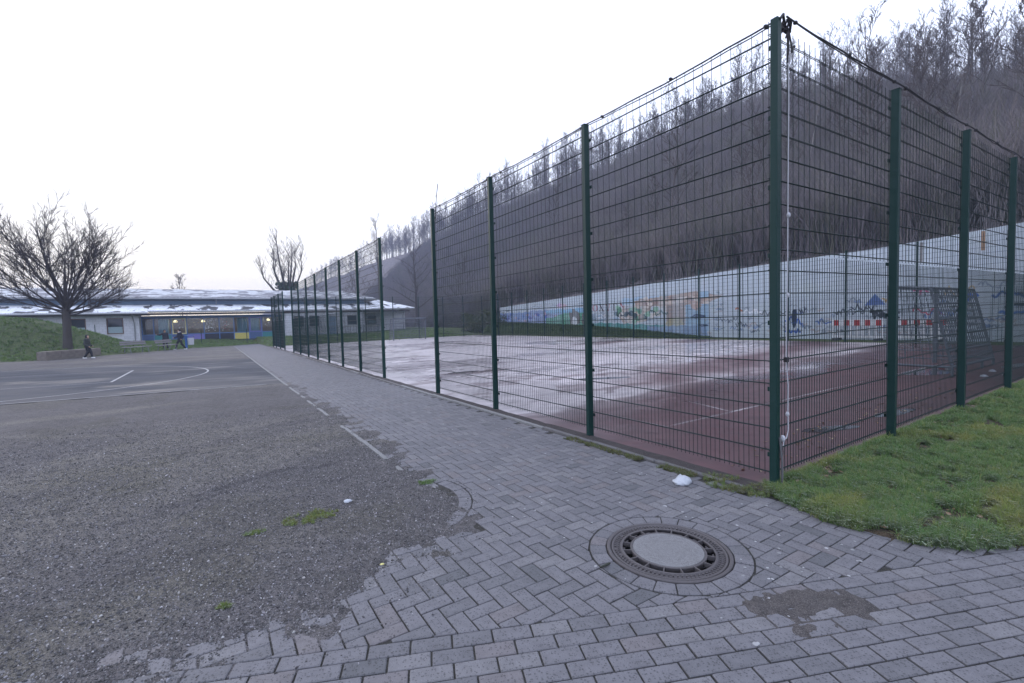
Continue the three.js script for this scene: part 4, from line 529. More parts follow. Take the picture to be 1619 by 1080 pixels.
{ // pollarded tree behind the school
  const r = random(71), trunk = new Builder(), crown = new Builder(), ivy = []; trunk.tube([[0, -0.3, 0], [0.05, 2.5, 0], [0.1, 5.5, 0]], [0.75, 0.62, 0.6], 10);
  for (let k = 0; k < 9; k++) { const a = k * 0.7 + r(), s = 0.22 + 0.4 * r(), h = 5 + 4.5 * r(); const p0 = [0.1, 4.6 + r(), 0], p1 = [0.1 + Math.cos(a) * s * 3.4, p0[1] + h * 0.35, Math.sin(a) * s * 3.4], p2 = [p1[0] + Math.cos(a) * s * 2.2, p0[1] + h * 0.68, p1[2] + Math.sin(a) * s * 2], p3 = [p2[0] + (r() - 0.5) * 0.8, p0[1] + h, p2[2] + (r() - 0.5) * 0.6]; trunk.tube([p0, p1, p2, p3], [0.26, 0.15, 0.09, 0.03], 6);
    for (let j = 0; j < 20; j++) { const q = j < 7 ? [p1, p2] : [p2, p3], f = r(), b = q[0].map((v, i) => lerp(v, q[1][i], f)), c = r() * 6.28, l = 0.7 + 1.5 * r(); const e = [b[0] + Math.cos(c) * l * 0.55, b[1] + l * 0.9, b[2] + Math.sin(c) * l * 0.55]; crown.tube([b, e], [0.035, 0.014], 3); for (let i = 0; i < 4; i++) { const d = r() * 6.28, m = 0.4 + 0.7 * r(); crown.tube([e, [e[0] + Math.cos(d) * m * 0.5, e[1] + m, e[2] + Math.sin(d) * m * 0.5]], [0.014, 0.01], 3); } } }
  const t = thing('pollard_tree', 'pollarded bare tree with ivy round its limbs behind the school roof', 'tree', [10, 0, -80]); part('trunk', trunk.build(), barkDark, t); part('crown', crown.build(), twigBrown, t);
  const leaf = new THREE.CircleGeometry(0.16, 5); for (let k = 0; k < 2600; k++) { const a = r() * 6.28, y = 3 + 5 * r(), q = 0.55 + 1.1 * r() * smooth(3, 6, y); ivy.push([M4(0.1 + Math.cos(a) * q, y, Math.sin(a) * q, r() * 6, r() * 6, r() * 6, 0.7 + 0.6 * r()), rgb(0.03 + 0.02 * r(), 0.05 + 0.025 * r(), 0.03)]); }
  const iv = instanced('ivy', leaf, new THREE.MeshStandardMaterial({ roughness: 0.8, side: THREE.DoubleSide }), ivy, t);
}
{ // the wide tree in the yard
  const r = random(88), trunk = new Builder(), crown = new Builder(); trunk.tube([[0, -0.4, 0], [0, 0.15, 0], [0.02, 1.2, 0], [0.03, 2.3, 0], [0.05, 3.2, 0.02], [0.1, 4.6, 0.05], [0.2, 6.2, 0.05]], [0.34, 0.25, 0.215, 0.215, 0.13, 0.06, 0.012], 12);
  const norm = v => { const l = Math.hypot(...v); return v.map(a => a / l); };
  const limb = (p, d, len, rad, n) => { const pts = [p], rr = [rad]; for (let j = 1; j <= n; j++) { d = norm([d[0] + (r() - 0.5) * 0.26, d[1] + 0.045 + (r() - 0.5) * 0.14, d[2] + (r() - 0.5) * 0.26]); p = p.map((v, a) => v + d[a] * len / n); pts.push(p); rr.push(Math.max(0.009, rad * (1 - 0.85 * j / n))); } crown.tube(pts, rr, rad > 0.03 ? 5 : 4); return pts; };
  const on = (pts, f) => { const n = pts.length - 1, i = Math.min(n - 1, Math.floor(f * n)), h = f * n - i; return [pts[i].map((v, a) => lerp(v, pts[i + 1][a], h)), norm(pts[i + 1].map((v, a) => v - pts[i][a]))]; };
  const twigs = (pts, m, from, size) => { for (let j = 0; j < m; j++) { const [b, e0] = on(pts, from + (0.99 - from) * (j + r()) / m), e = norm([e0[0] + (r() - 0.5) * 1.3, e0[1] + (r() - 0.42), e0[2] + (r() - 0.5) * 1.3]), l = size * (0.4 + 0.8 * r()), q = b.map((v, a) => v + e[a] * l), mid = b.map((v, a) => lerp(v, q[a], 0.5) + (r() - 0.5) * 0.09); crown.tube([b, mid, q], [0.0125, 0.0095, 0.007], 3); for (let c = 0; c < 4; c++) { const f = 0.3 + 0.7 * r(), o = b.map((v, a) => lerp(v, q[a], f)), x = norm([e[0] + (r() - 0.5) * 1.4, e[1] + (r() - 0.4), e[2] + (r() - 0.5) * 1.4]), u = 0.14 + 0.4 * r(); crown.tube([o, o.map((v, a) => v + x[a] * u)], [0.0075, 0.006], 3); } } };
  for (let k = 0; k < 30; k++) {
    const f = (k + 0.5) / 30, az = k * 2.39996 + 0.5 * r(), el = 0.1 + 1.06 * Math.pow(f, 0.85) + (r() - 0.5) * 0.26, y0 = 2.05 + 1.3 * f * r() + 0.4 * r(), len = lerp(4.3, 5.9, smooth(0, 0.7, f)) * (0.8 + 0.22 * r());
    const main = limb([0.04, y0, 0], [Math.cos(az) * Math.cos(el), Math.sin(el), Math.sin(az) * Math.cos(el)], len, 0.052 + 0.02 * r(), 8); twigs(main, 14, 0.45, 0.8);
    for (let j = 0; j < 4; j++) { const [b, e] = on(main, 0.26 + 0.5 * (j + r()) / 4), w = 0.55 + 0.4 * r(), a2 = r() * 6.28; twigs(limb(b, norm([e[0] + Math.cos(a2) * w, e[1] + (r() - 0.3) * w, e[2] + Math.sin(a2) * w]), len * (0.36 + 0.28 * r()), 0.026, 5), 11, 0.15, 0.7); }
  }
  const t = thing('yard_tree', 'wide bare tree with fanned branches growing on the grassy mound', 'tree', [-7.72, lawnLevel(-7.72, -40), -40]); t.scale.setScalar(0.97); part('trunk', trunk.build(), mat(0.075, 0.066, 0.058, 0.95, { bumpMap: scaled(grain, 3), bumpScale: 0.02 }), t); part('crown', crown.build(), mat(0.05, 0.042, 0.038, 0.95), t);
  const wall = thing('stone_blocks', 'row of large weathered stone blocks below the yard tree', 'stone wall', [0, 0, 0]); const stone = mat(0.24, 0.21, 0.18, 0.9, { map: scaled(stoneMap, 0.8), bumpMap: scaled(grain, 1), bumpScale: 0.03 });
  for (let k = 0; k < 4; k++) { const f = (k + 0.5) / 4, x = lerp(-8.0, -6.25, f), z = lerp(-35.7, -39.4, f), m = part('stone_block', roundBox(1.0 + 0.05 * r(), 0.62, 0.5, 0.03, 0, 0.2, 0), stone, wall); m.position.set(x, level(x, z) + 0.02 * r(), z); m.rotation.set(0, 1.13 + 0.05 * (r() - 0.5), 0.02 * (r() - 0.5)); }
}

// ---------------------------------------------------------------- school building
{
  const t = thing('school_building', 'long low school building with snow dusted roofs and a blue glazed front', 'building', [0, 0, 0]);
  const blockMap = texture(512, 256, (u, v) => { const row = Math.floor(v * 8), fx = (u * 8 + (row % 2) * 0.5) % 1, fy = (v * 8) % 1, j = (fx < 0.04 || fy < 0.07) ? 0.72 : 1, k = j * (0.92 + 0.14 * hash(Math.floor(u * 8 + (row % 2) * 0.5) % 8, row, 3) + 0.1 * (fbmWrap(u * 20, v * 20, 3, 5, 20) - 0.5)); return [k, k, k]; });
  blockMap.repeat.set(0.28, 0.5);
  const brick = new THREE.MeshStandardMaterial({ color: rgb(0.60, 0.61, 0.66), map: blockMap, roughness: 0.85 }), blueFrame = mat(0.09, 0.2, 0.46, 0.5), band = mat(0.13, 0.20, 0.29, 0.6), soffit = mat(0.07, 0.05, 0.04, 0.8), gutter = mat(0.30, 0.31, 0.33, 0.4, { metalness: 0.5 }), brown = mat(0.13, 0.07, 0.04, 0.7), sill = mat(0.55, 0.55, 0.56, 0.7), inner = mat(0.2, 0.18, 0.16, 0.9), slate = mat(0.09, 0.10, 0.11, 0.6);
  const glass = new THREE.MeshStandardMaterial({ color: rgb(0.03, 0.035, 0.045), roughness: 0.06 }), frosted = mat(0.30, 0.40, 0.43, 0.25), clear = new THREE.MeshPhysicalMaterial({ color: rgb(0.85, 0.9, 0.93), transmission: 1, thickness: 0, roughness: 0.02 });
  const snowMap = texture(2048, 256, (u, v) => { const x = u * 60, y = v * 6, s = smooth(0.46, 0.53, fbm(x * 1.1, y * 2.0, 5, 221) + 0.09 * (v - 0.5)), k = 0.8 + 0.35 * (fbm(x * 4, y * 4, 3, 225) - 0.5), e = 0.25 * k; return [lerp(e, 0.55 * k + 0.08, s), lerp(e, 0.57 * k + 0.08, s), lerp(e * 1.1, 0.6 * k + 0.08, s)]; });
  const snowLow = texture(2048, 128, (u, v) => { const x = u * 60, y = v * 3, s = smooth(0.36, 0.44, fbm(x * 1.4, y * 2.2, 5, 231)), k = 0.85 + 0.3 * (fbm(x * 4, y * 4, 3, 235) - 0.5), e = 0.09 * k; return [lerp(e, 0.76 * k + 0.1, s), lerp(e, 0.79 * k + 0.1, s), lerp(e * 1.05, 0.84 * k + 0.1, s)]; });
  const roofU = new THREE.MeshStandardMaterial({ map: snowMap, roughness: 0.85 }), roofL = new THREE.MeshStandardMaterial({ map: snowLow, roughness: 0.85 });
  const box = (name, m, a, parent = t) => part(name, boxGeometry(...a), m, parent);
  // block walls with openings: three on the left wing, three on the right
  const walled = (x0, x1, z, y1, holes, name = 'wall') => { let x = x0; const y0 = -0.5; for (const [a, b, lo, hi] of holes) { if (a - x > 0.01) box(name, brick, [x, y0, z - 0.3, a, y1, z]); box(name, brick, [a, y0, z - 0.299, b, lo, z - 0.001]); if (y1 - hi > 0.02) box(name, brick, [a, hi, z - 0.299, b, y1, z - 0.001]); x = b; } if (x1 - x > 0.01) box(name, brick, [x, y0, z - 0.3, x1, y1, z]); };
  walled(-34, -5.95, -58, 2.75, [[-31, -29.5, 1, 2.52], [-26, -24.5, 1, 2.52], [-21, -19.5, 1, 2.52], [-17, -15.5, 1, 2.52], [-13.95, -12.7, 1.0, 2.52], [-10.95, -9.85, 1.0, 2.52], [-8.4, -7.15, 1.0, 2.52]]);
  walled(7.0, 15.7, -58, 2.8, [[7.8, 8.9, 1.22, 2.44], [9.45, 10.55, 1.22, 2.44], [11.6, 12.4, -0.3, 2.4], [13.7, 14.85, 1.28, 2.42]]);
  walled(15.7, 22.3, -62, 2.9, [[17.2, 18.4, 1.3, 2.35]]);
  box('wall', brick, [15.4, -0.5, -62, 15.7, 2.8, -58.3]); box('wall', brick, [22.0, -0.5, -68, 22.3, 2.9, -62.3]); box('wall', brick, [-34.3, -0.5, -68, -34, 2.75, -58]); box('wall', brick, [-34, -0.5, -68.3, 22, 2.75, -68]);
  const window = (a, b, lo, hi, z, style) => {
    const w = new THREE.Group(); w.name = 'window'; t.add(w); const f = style === 'brown' ? brown : slate, q = 0.09;
    box('frame', f, [a, hi - q, z - 0.2, b, hi, z - 0.1], w); box('frame', f, [a, lo, z - 0.2, b, lo + q, z - 0.1], w); box('frame', f, [a, lo + q, z - 0.2, a + q, hi - q, z - 0.1], w); box('frame', f, [b - q, lo + q, z - 0.2, b, hi - q, z - 0.1], w);
    const m = lerp(lo, hi, 0.45); if (style !== 'dark') { box('pane', glass, [a + q, m, z - 0.17, b - q, hi - q, z - 0.15], w); box('frosted_pane', frosted, [a + q, lo + q, z - 0.17, b - q, m, z - 0.15], w); } else box('pane', glass, [a + q, lo + q, z - 0.17, b - q, hi - q, z - 0.15], w);
    box('sill', sill, [a - 0.05, lo - 0.07, z - 0.1, b + 0.05, lo, z + 0.06], w);
  };
  for (const [a, b] of [[-31, -29.5], [-26, -24.5], [-21, -19.5], [-17, -15.5], [-13.95, -12.7], [-10.95, -9.85], [-8.4, -7.15]]) window(a, b, 1.0, 2.52, -58, 'brown');
  window(7.8, 8.9, 1.22, 2.44, -58, 'dark'); window(9.45, 10.55, 1.22, 2.44, -58, 'dark'); window(13.7, 14.85, 1.28, 2.42, -58, 'dark'); window(17.2, 18.4, 1.3, 2.35, -62, 'frost');
  const door = box('door', mat(0.22, 0.3, 0.42, 0.5), [11.6, -0.3, -58.2, 12.4, 2.4, -58.1]); box('handle', steel, [11.68, 0.95, -58.1, 11.73, 1.1, -58.04], door);
  // glazed blue front
  const zf = -59.5; box('front_sill', mat(0.05, 0.075, 0.14, 0.6), [-5.95, -0.5, zf - 0.2, 7.0, 0.02, zf]); box('front_head', blueFrame, [-5.95, 2.42, zf - 0.2, 7.0, 2.68, zf]); box('wall', brick, [-6.25, -0.5, -59.9, -5.95, 2.75, -58.3]); box('wall', brick, [6.7, -0.5, -59.29, 7, 2.75, -58.3]);
  const xs = [-5.95, -5.02, -3.55, -2.25, -0.75, 0.62, 1.98, 3.43, 4.68, 5.85, 6.7], teal = mat(0.04, 0.25, 0.26, 0.5), purple = mat(0.22, 0.19, 0.55, 0.5), yellow = mat(0.66, 0.57, 0.13, 0.5), lilac = mat(0.17, 0.17, 0.5, 0.5), cream = mat(0.72, 0.66, 0.36, 0.5), navy = mat(0.06, 0.12, 0.28, 0.5);
  const low = [navy, teal, navy, purple, glass, glass, yellow, navy, teal, navy];
  for (let k = 0; k < xs.length - 1; k++) { const a = xs[k], b = xs[k + 1]; box('mullion', blueFrame, [a, 0.02, zf - 0.15, a + 0.09, 2.42, zf + 0.01]); box('panel', low[k], [a + 0.09, 0.06, zf - 0.1, b, 0.74, zf - 0.04]); box('transom', blueFrame, [a + 0.09, 0.74, zf - 0.13, b, 0.83, zf]); const w = box('glazing', clear, [a + 0.09, 0.83, zf - 0.085, b, 2.42, zf - 0.075]); const c = k === 2 ? cream : k === 7 ? lilac : null; if (c) for (const v of [[a + 0.1, 0.8, b - 0.01, 0.9], [a + 0.1, 2.33, b - 0.01, 2.43], [a + 0.1, 0.9, a + 0.19, 2.33], [b - 0.1, 0.9, b - 0.01, 2.33]]) box('frame', c, [v[0], v[1], zf + 0.012, v[2], v[3], zf + 0.06], w); }
  box('back_wall', inner, [-5.9, -0.4, -63.2, 6.9, 2.7, -63]); box('floor_slab', mat(0.2, 0.18, 0.16, 0.7), [-5.9, -0.42, -63, 6.9, -0.05, -59.72]); box('ceiling', mat(0.5, 0.48, 0.45, 0.8), [-5.9, 2.66, -63, 6.9, 2.7, -59.72]);
  for (const [a, b] of [[-4.6, -3.75], [2.35, 3.35], [3.65, 4.5]]) for (let q = 0; q < 5; q++) part('curtain', new Builder().tube([[a + (b - a) * q / 5 + 0.08, 0.4, zf - 0.35], [a + (b - a) * q / 5 + 0.08, 2.35, zf - 0.33]], 0.1, 7).build(), mat(0.20, 0.34, 0.38, 0.8), t);
  const rr = random(66), starGeo = new THREE.CircleGeometry(0.05, 5), paper = [mat(0.75, 0.76, 0.78, 0.7), mat(0.6, 0.5, 0.25, 0.7), mat(0.5, 0.15, 0.14, 0.7)]; for (const [a, b, n, c] of [[-0.6, 0.5, 46, 0], [0.8, 1.85, 26, 2], [-2.0, -0.9, 16, 1], [4.85, 5.7, 10, 0], [-3.3, -2.5, 8, 2]]) for (let q = 0; q < n; q++) { const m = part('paper_star', starGeo, paper[(c + (rr() > 0.8 ? 1 : 0)) % 3], t); m.position.set(lerp(a, b, rr()), lerp(1.0, 2.3, rr()), zf - 0.12); m.rotation.z = rr() * 6; m.scale.setScalar(0.6 + 0.8 * rr()); }
  // pendant lamps that are switched on behind the glass
  const lampGlow = new THREE.MeshStandardMaterial({ color: rgb(0.8, 0.7, 0.4), emissive: rgb(1, 0.8, 0.42), emissiveIntensity: 1.6 }); [[-3.2, 2.12], [-0.78, 2.1], [3.1, 2.1], [5.45, 2.1]].forEach(([x, y], k) => { const l = thing('pendant_lamp', ['lit yellow pendant lamp behind the cream framed school window', 'lit pendant lamp beside the window with white paper stars', 'lit pendant lamp above the yellow front panel', 'lit pendant lamp in the last school window by the fence'][k], 'lamp', [x, y, -60.35]); part('shade', new THREE.LatheGeometry([[0.03, 0.14], [0.1, 0.12], [0.17, 0.02], [0.19, -0.1], [0.17, -0.1], [0.02, -0.06]].map(v => new THREE.Vector2(...v)), 18), lampGlow, l); part('cable', new Builder().tube([[0, 0.14, 0], [0, 0.55, 0]], 0.008, 5).build(), soffit, l); const p = new THREE.PointLight(0xffd890, 1.8, 0, 2); p.position.set(0, -0.25, 0.0); p.castShadow = true; l.add(p); });
  // roofs, gutters, clerestory
  const roof = (name, pts, m, z0) => { const b = new Builder(), thick = 0.16; const [A, B, C, D] = pts, dn = p => [p[0], p[1] - thick, p[2]], uv = pts.map(p => [(p[0] + 34) / 60, (A[2] - p[2]) / 7]); b.quad(A, B, C, D, uv); b.quad(dn(D), dn(C), dn(B), dn(A), uv); b.quad(dn(A), dn(B), B, A); b.quad(dn(B), dn(C), C, B); b.quad(dn(D), dn(A), A, D); b.quad(dn(C), dn(D), D, C); return part(name, b.build(), m, t); };
  roof('lower_roof', [[-34.6, 3.06, -57.3], [-5.2, 3.06, -57.3], [-5.2, 3.86, -60.2], [-34.6, 3.86, -60.2]], roofL); roof('lower_roof', [[-5.2, 3.2, -57.8], [16.2, 3.2, -57.8], [16.2, 3.86, -60.2], [-5.2, 3.86, -60.2]], roofL);
  roof('lower_roof', [[16.2, 3.2, -57.81], [23.6, 3.4, -61.6], [19.3, 4.6, -64.2], [16.2, 3.86, -60.2]], roofL); roof('lower_roof', [[23.6, 3.4, -61.6], [23.6, 3.4, -69], [19.3, 4.6, -66], [19.3, 4.6, -64.2]], roofL);
  box('clerestory', band, [-33, 3.5, -60.6, 16.4, 4.5, -60.25]); box('clerestory', band, [16.05, 3.5, -67.5, 16.4, 4.55, -60.6]); box('clerestory_frame', slate, [-33, 4.28, -60.24, 16.4, 4.36, -60.18]);
  roof('upper_roof', [[-33.6, 4.6, -59.6], [17.6, 4.6, -59.6], [14.6, 5.78, -65], [-30, 5.78, -65]], roofU); roof('upper_roof', [[17.6, 4.6, -59.6], [17.6, 4.6, -70.4], [14.6, 5.78, -65.01], [14.6, 5.78, -65]], roofU); roof('upper_roof', [[17.6, 4.6, -70.4], [-33.6, 4.6, -70.4], [-30, 5.78, -65.02], [14.6, 5.78, -65.02]], roofU); roof('upper_roof', [[-33.6, 4.6, -70.4], [-33.6, 4.6, -59.6], [-30, 5.78, -65], [-30, 5.78, -65.02]], roofU);
  const pipe = (name, pts, r) => part(name, new Builder().tube(pts, r, 8, true).build(), gutter, t); pipe('gutter', [[-34.6, 2.92, -57.24], [-5.2, 2.92, -57.24]], 0.075); pipe('gutter', [[-5.15, 3.06, -57.74], [16.2, 3.06, -57.74]], 0.07); pipe('gutter', [[16.25, 3.06, -57.78], [23.5, 3.26, -61.55]], 0.07); pipe('gutter', [[-33.6, 4.46, -59.52], [17.6, 4.46, -59.52]], 0.065);
  pipe('downpipe', [[-6.4, 2.9, -57.3], [-6.4, 2.7, -57.5], [-6.3, 2.0, -57.9], [-6.3, 0, -57.9]], 0.045); pipe('downpipe', [[15.5, 3.0, -57.8], [15.5, 2.6, -57.9], [15.5, 0, -57.9]], 0.045); pipe('downpipe', [[22.1, 3.0, -61.7], [22.0, 2.4, -61.9], [22.0, 0.2, -61.9]], 0.045); pipe('downpipe', [[0.5, 4.4, -59.6], [0.5, 3.8, -60.1]], 0.04);
  box('soffit', soffit, [-34.4, 2.76, -59.9, -5.25, 2.86, -57.4]); box('soffit', soffit, [-5.25, 2.81, -60.2, 16.1, 2.95, -57.9]); box('soffit', soffit, [15.72, 2.91, -66, 23, 3.05, -62.0]);
}
{ // low garden fence and stakes before the school
  const t = thing('garden_fence', 'low dark green bar fence in front of the white right wing of the school', 'fence', [0, 0, 0]), b = new Builder();
  for (let x = 7.6; x < 22; x += 0.16) b.tube([[x, lawnLevel(x, -55.2) + 0.05, -55.2], [x, lawnLevel(x, -55.2) + 0.98, -55.2]], 0.012, 4); for (const h of [0.15, 0.92]) b.tube(range(7.6, 22, 1.2).map(x => [x, lawnLevel(x, -55.2) + h, -55.2]), 0.014, 4); part('bar_panel', b.build(), green, t);
  for (let x = 7.6; x < 22.1; x += 2.4) part('post', boxGeometry(x - 0.03, lawnLevel(x, -55.2) - 0.2, -55.24, x + 0.03, lawnLevel(x, -55.2) + 1.05, -55.17), green, t);
  [[-8.2, -51.5, 1.1, 'thin green stake on the mound beside the yard tree'], [-0.9, -53.6, 1.35, 'thin green stake on the lawn before the paper star window'], [2.9, -54.0, 1.45, 'thin green stake on the lawn before the yellow panel']].forEach(([x, z, h, label]) => { const s = new Builder(); s.tube([[0, -0.2, 0], [0, h, 0]], 0.03, 6, true); s.tube([[0, h, 0], [0, h + 0.03, 0]], [0.036, 0.02], 6, true); single('stake', s.build(), green, label, 'stake', [x, lawnLevel(x, z), z]); });
}

// ---------------------------------------------------------------- benches, bin, people
{
  const wood = mat(0.30, 0.28, 0.29, 0.8, { map: scaled(stoneMap, 1.5) }), metal = mat(0.16, 0.17, 0.19, 0.5);
  const b = thing('park_bench', 'grey slatted bench standing free on the edge of the gravel yard', 'bench', [-4.5, level(-4.5, -41.8), -41.8], 0.9);
  for (const [y, z] of [[0.66, -0.27], [0.80, -0.31]]) part('back_slat', roundBox(2.0, 0.115, 0.04, 0.01, 0, y, z), wood, b); for (let k = 0; k < 3; k++) part('seat_slat', roundBox(2.0, 0.04, 0.125, 0.01, 0, 0.45, -0.14 + k * 0.15), wood, b);
  for (const s of [-1, 1]) { const q = new Builder(); q.tube([[s * 0.7, 0, -0.3], [s * 0.7, 0.42, -0.2], [s * 0.7, 0.88, -0.35]], 0.025, 6, true); q.tube([[s * 0.7, 0, 0.24], [s * 0.7, 0.42, 0.17], [s * 0.7, 0.42, -0.2]], 0.025, 6, true); part('leg', q.build(), metal, b); }
  copy(b, [-2.95, level(-2.95, -44.6), -44.6], 1.1, 'grey slatted bench with a person standing right behind it');
  const t = thing('litter_bin', 'white litter bin hung on a blue post by the lawn', 'bin', [-1.66, level(-1.66, -47.3), -47.3]); part('post', roundBox(0.16, 1.08, 0.1, 0.02, -0.2, 0.52, 0), mat(0.03, 0.13, 0.42, 0.5), t); part('hood', roundBox(0.62, 0.06, 0.44, 0.02, 0.02, 1.08, 0), mat(0.03, 0.13, 0.42, 0.5), t); part('bucket', new THREE.LatheGeometry([[0, 0.32], [0.18, 0.32], [0.2, 0.36], [0.235, 0.9], [0.22, 0.9], [0.2, 0.5]].map(v => new THREE.Vector2(...v)), 20).translate(0.12, 0, 0), mat(0.6, 0.62, 0.66, 0.5), t); part('lock', roundBox(0.06, 0.12, 0.06, 0.01, 0.34, 0.98, 0), metal, t);
}
function fieldMesh(distance, lo, hi, n) {
  const mc = new MarchingCubes(n, new THREE.MeshBasicMaterial(), false, false, 60000); mc.isolation = 0; const s = lo.map((v, k) => (hi[k] - v) / 2), c = lo.map((v, k) => (hi[k] + v) / 2);
  for (let k = 0; k < n; k++) for (let j = 0; j < n; j++) for (let i = 0; i < n; i++) mc.field[i + j * n + k * n * n] = -distance(c[0] + s[0] * (i - n / 2) / (n / 2), c[1] + s[1] * (j - n / 2) / (n / 2), c[2] + s[2] * (k - n / 2) / (n / 2));
  mc.update(); const g = new THREE.BufferGeometry(), p = mc.positionArray.slice(0, mc.count * 3); for (let k = 0; k < p.length; k += 3) for (let a = 0; a < 3; a++) p[k + a] = c[a] + s[a] * p[k + a];
  g.setAttribute('position', new THREE.Float32BufferAttribute(p, 3)); const m = mergeVertices(g, 1e-4); m.computeVertexNormals(); return m;
}
const capsule = (x, y, z, a, b, ra, rb) => { const dx = b[0] - a[0], dy = b[1] - a[1], dz = b[2] - a[2], t = clamp(((x - a[0]) * dx + (y - a[1]) * dy + (z - a[2]) * dz) / (dx * dx + dy * dy + dz * dz || 1), 0, 1); return Math.hypot(x - a[0] - dx * t, y - a[1] - dy * t, z - a[2] - dz * t) - lerp(ra, rb, t); };
const blend = (list, k = 0.035) => { let d = list[0]; for (let i = 1; i < list.length; i++) { const h = clamp(0.5 + 0.5 * (d - list[i]) / k, 0, 1); d = lerp(d, list[i], h) - k * h * (1 - h); } return d; };
function person(label, at, turn, H, pose, colors) {           // pose: hands, feet and knees in units of the body height, facing +z
  const t = thing('person', label, 'person', at, turn), s = H, P = v => v.map(a => a * s), neck = P([0, 0.835, 0.0]), head = P([0, 0.925, 0.015]), hip = P([0, 0.51, 0]), chest = P([0, 0.74, 0]);
  const sh = [P([-0.105, 0.80, 0]), P([0.105, 0.80, 0])], hj = [P([-0.052, 0.50, 0]), P([0.052, 0.50, 0])], el = pose.elbow.map(P), ha = pose.hand.map(P), kn = pose.knee.map(P), fo = pose.foot.map(P);
  const chain = (x, y, z, grow) => { const l = [capsule(x, y, z, hip, chest, 0.078 * s + grow, 0.088 * s + grow), capsule(x, y, z, sh[0], sh[1], 0.045 * s + grow, 0.045 * s + grow), capsule(x, y, z, chest, neck, 0.06 * s + grow, 0.033 * s)]; for (const k of [0, 1]) l.push(capsule(x, y, z, sh[k], el[k], 0.034 * s + grow, 0.028 * s + grow), capsule(x, y, z, el[k], ha[k], 0.027 * s + grow, 0.02 * s + grow)); return l; };
  const legs = (x, y, z, grow) => { const l = [capsule(x, y, z, P([-0.03, 0.5, 0]), P([0.03, 0.5, 0]), 0.07 * s + grow, 0.07 * s + grow)]; for (const k of [0, 1]) l.push(capsule(x, y, z, hj[k], kn[k], 0.055 * s + grow, 0.038 * s + grow), capsule(x, y, z, kn[k], [fo[k][0], fo[k][1] + 0.04 * s, fo[k][2]], 0.038 * s + grow, 0.028 * s + grow)); return l; };
  const fingers = (x, y, z) => { let d = 9; for (const k of [0, 1]) { const dir = ha[k].map((v, a) => v - el[k][a]), l = Math.hypot(...dir), u = dir.map(v => v / l), palm = ha[k].map((v, a) => v + u[a] * 0.02 * s); d = Math.min(d, capsule(x, y, z, ha[k], palm.map((v, a) => v + u[a] * 0.022 * s), 0.018 * s, 0.02 * s)); for (let f = 0; f < 4; f++) { const o = (f - 1.5) * 0.011 * s, b = [palm[0], palm[1], palm[2] + o].map((v, a) => v + u[a] * 0.02 * s), e = b.map((v, a) => v + u[a] * (0.04 - 0.006 * Math.abs(f - 1.4)) * s); d = Math.min(d, capsule(x, y, z, b, e, 0.0065 * s, 0.0055 * s)); } const th = [palm[0], palm[1] - 0.0, palm[2] + 0.018 * s]; d = Math.min(d, capsule(x, y, z, th, [th[0] + u[0] * 0.02 * s, th[1] + u[1] * 0.02 * s, th[2] + 0.018 * s], 0.0075 * s, 0.006 * s)); } return d; };
  const face = (x, y, z) => { const a = (x - head[0]) / (0.048 * s), b = (y - head[1]) / (0.068 * s), c = (z - head[2]) / (0.058 * s), d = (Math.hypot(a, b, c) - 1) * 0.05 * s; const nose = capsule(x, y, z, [head[0], head[1] + 0.008 * s, head[2] + 0.055 * s], [head[0], head[1] - 0.012 * s, head[2] + 0.064 * s], 0.006 * s, 0.009 * s), chin = capsule(x, y, z, [head[0], head[1] - 0.045 * s, head[2] + 0.02 * s], [head[0], head[1] - 0.05 * s, head[2] + 0.04 * s], 0.026 * s, 0.02 * s); let v = blend([d, nose, chin, capsule(x, y, z, neck, head, 0.03 * s, 0.03 * s)], 0.012 * s); for (const q of [-1, 1]) { v = Math.min(v, capsule(x, y, z, [q * 0.049 * s, head[1] - 0.012 * s, head[2]], [q * 0.05 * s, head[1] + 0.014 * s, head[2]], 0.008 * s, 0.01 * s)); v = Math.max(v, -(Math.hypot(x - q * 0.019 * s, y - head[1] - 0.006 * s, z - head[2] - 0.062 * s) - 0.011 * s)); } return v; };
  const R = 0.46 * s, lo = [-R, -0.03 * s, -R], hi = [R, 1.05 * s, R];
  const body = part('body', fieldMesh((x, y, z) => Math.min(face(x, y, z), fingers(x, y, z), blend(chain(x, y, z, -0.004 * s)), blend(legs(x, y, z, -0.004 * s))), lo, hi, 84), colors.skin, t);
  part('jacket', fieldMesh((x, y, z) => Math.max(Math.min(blend(chain(x, y, z, 0.012 * s)), capsule(x, y, z, hip, P([0, 0.6, 0]), 0.095 * s, 0.095 * s)), 0.455 * s - y, y - 0.862 * s) + 0.004 * s * Math.sin(y * 60 / s + x * 20), lo, hi, 64), colors.jacket, t);
  part('trousers', fieldMesh((x, y, z) => Math.max(blend(legs(x, y, z, 0.008 * s)), y - 0.535 * s) + 0.003 * s * Math.sin(y * 45 / s), lo, hi, 64), colors.trousers, t);
  for (const k of [0, 1]) { const f = fo[k], g = fieldMesh((x, y, z) => Math.max(blend([capsule(x, y, z, [f[0], f[1] + 0.03 * s, f[2] - 0.015 * s], [f[0], f[1] + 0.02 * s, f[2] + 0.075 * s], 0.034 * s, 0.027 * s), capsule(x, y, z, [f[0], f[1] + 0.06 * s, f[2] - 0.01 * s], [f[0], f[1] + 0.03 * s, f[2]], 0.028 * s, 0.032 * s)]), f[1] - 0.002 * s - y), [f[0] - 0.07 * s, f[1] - 0.02 * s, f[2] - 0.09 * s], [f[0] + 0.07 * s, f[1] + 0.12 * s, f[2] + 0.13 * s], 30); part('shoe', g, colors.shoe, t); }
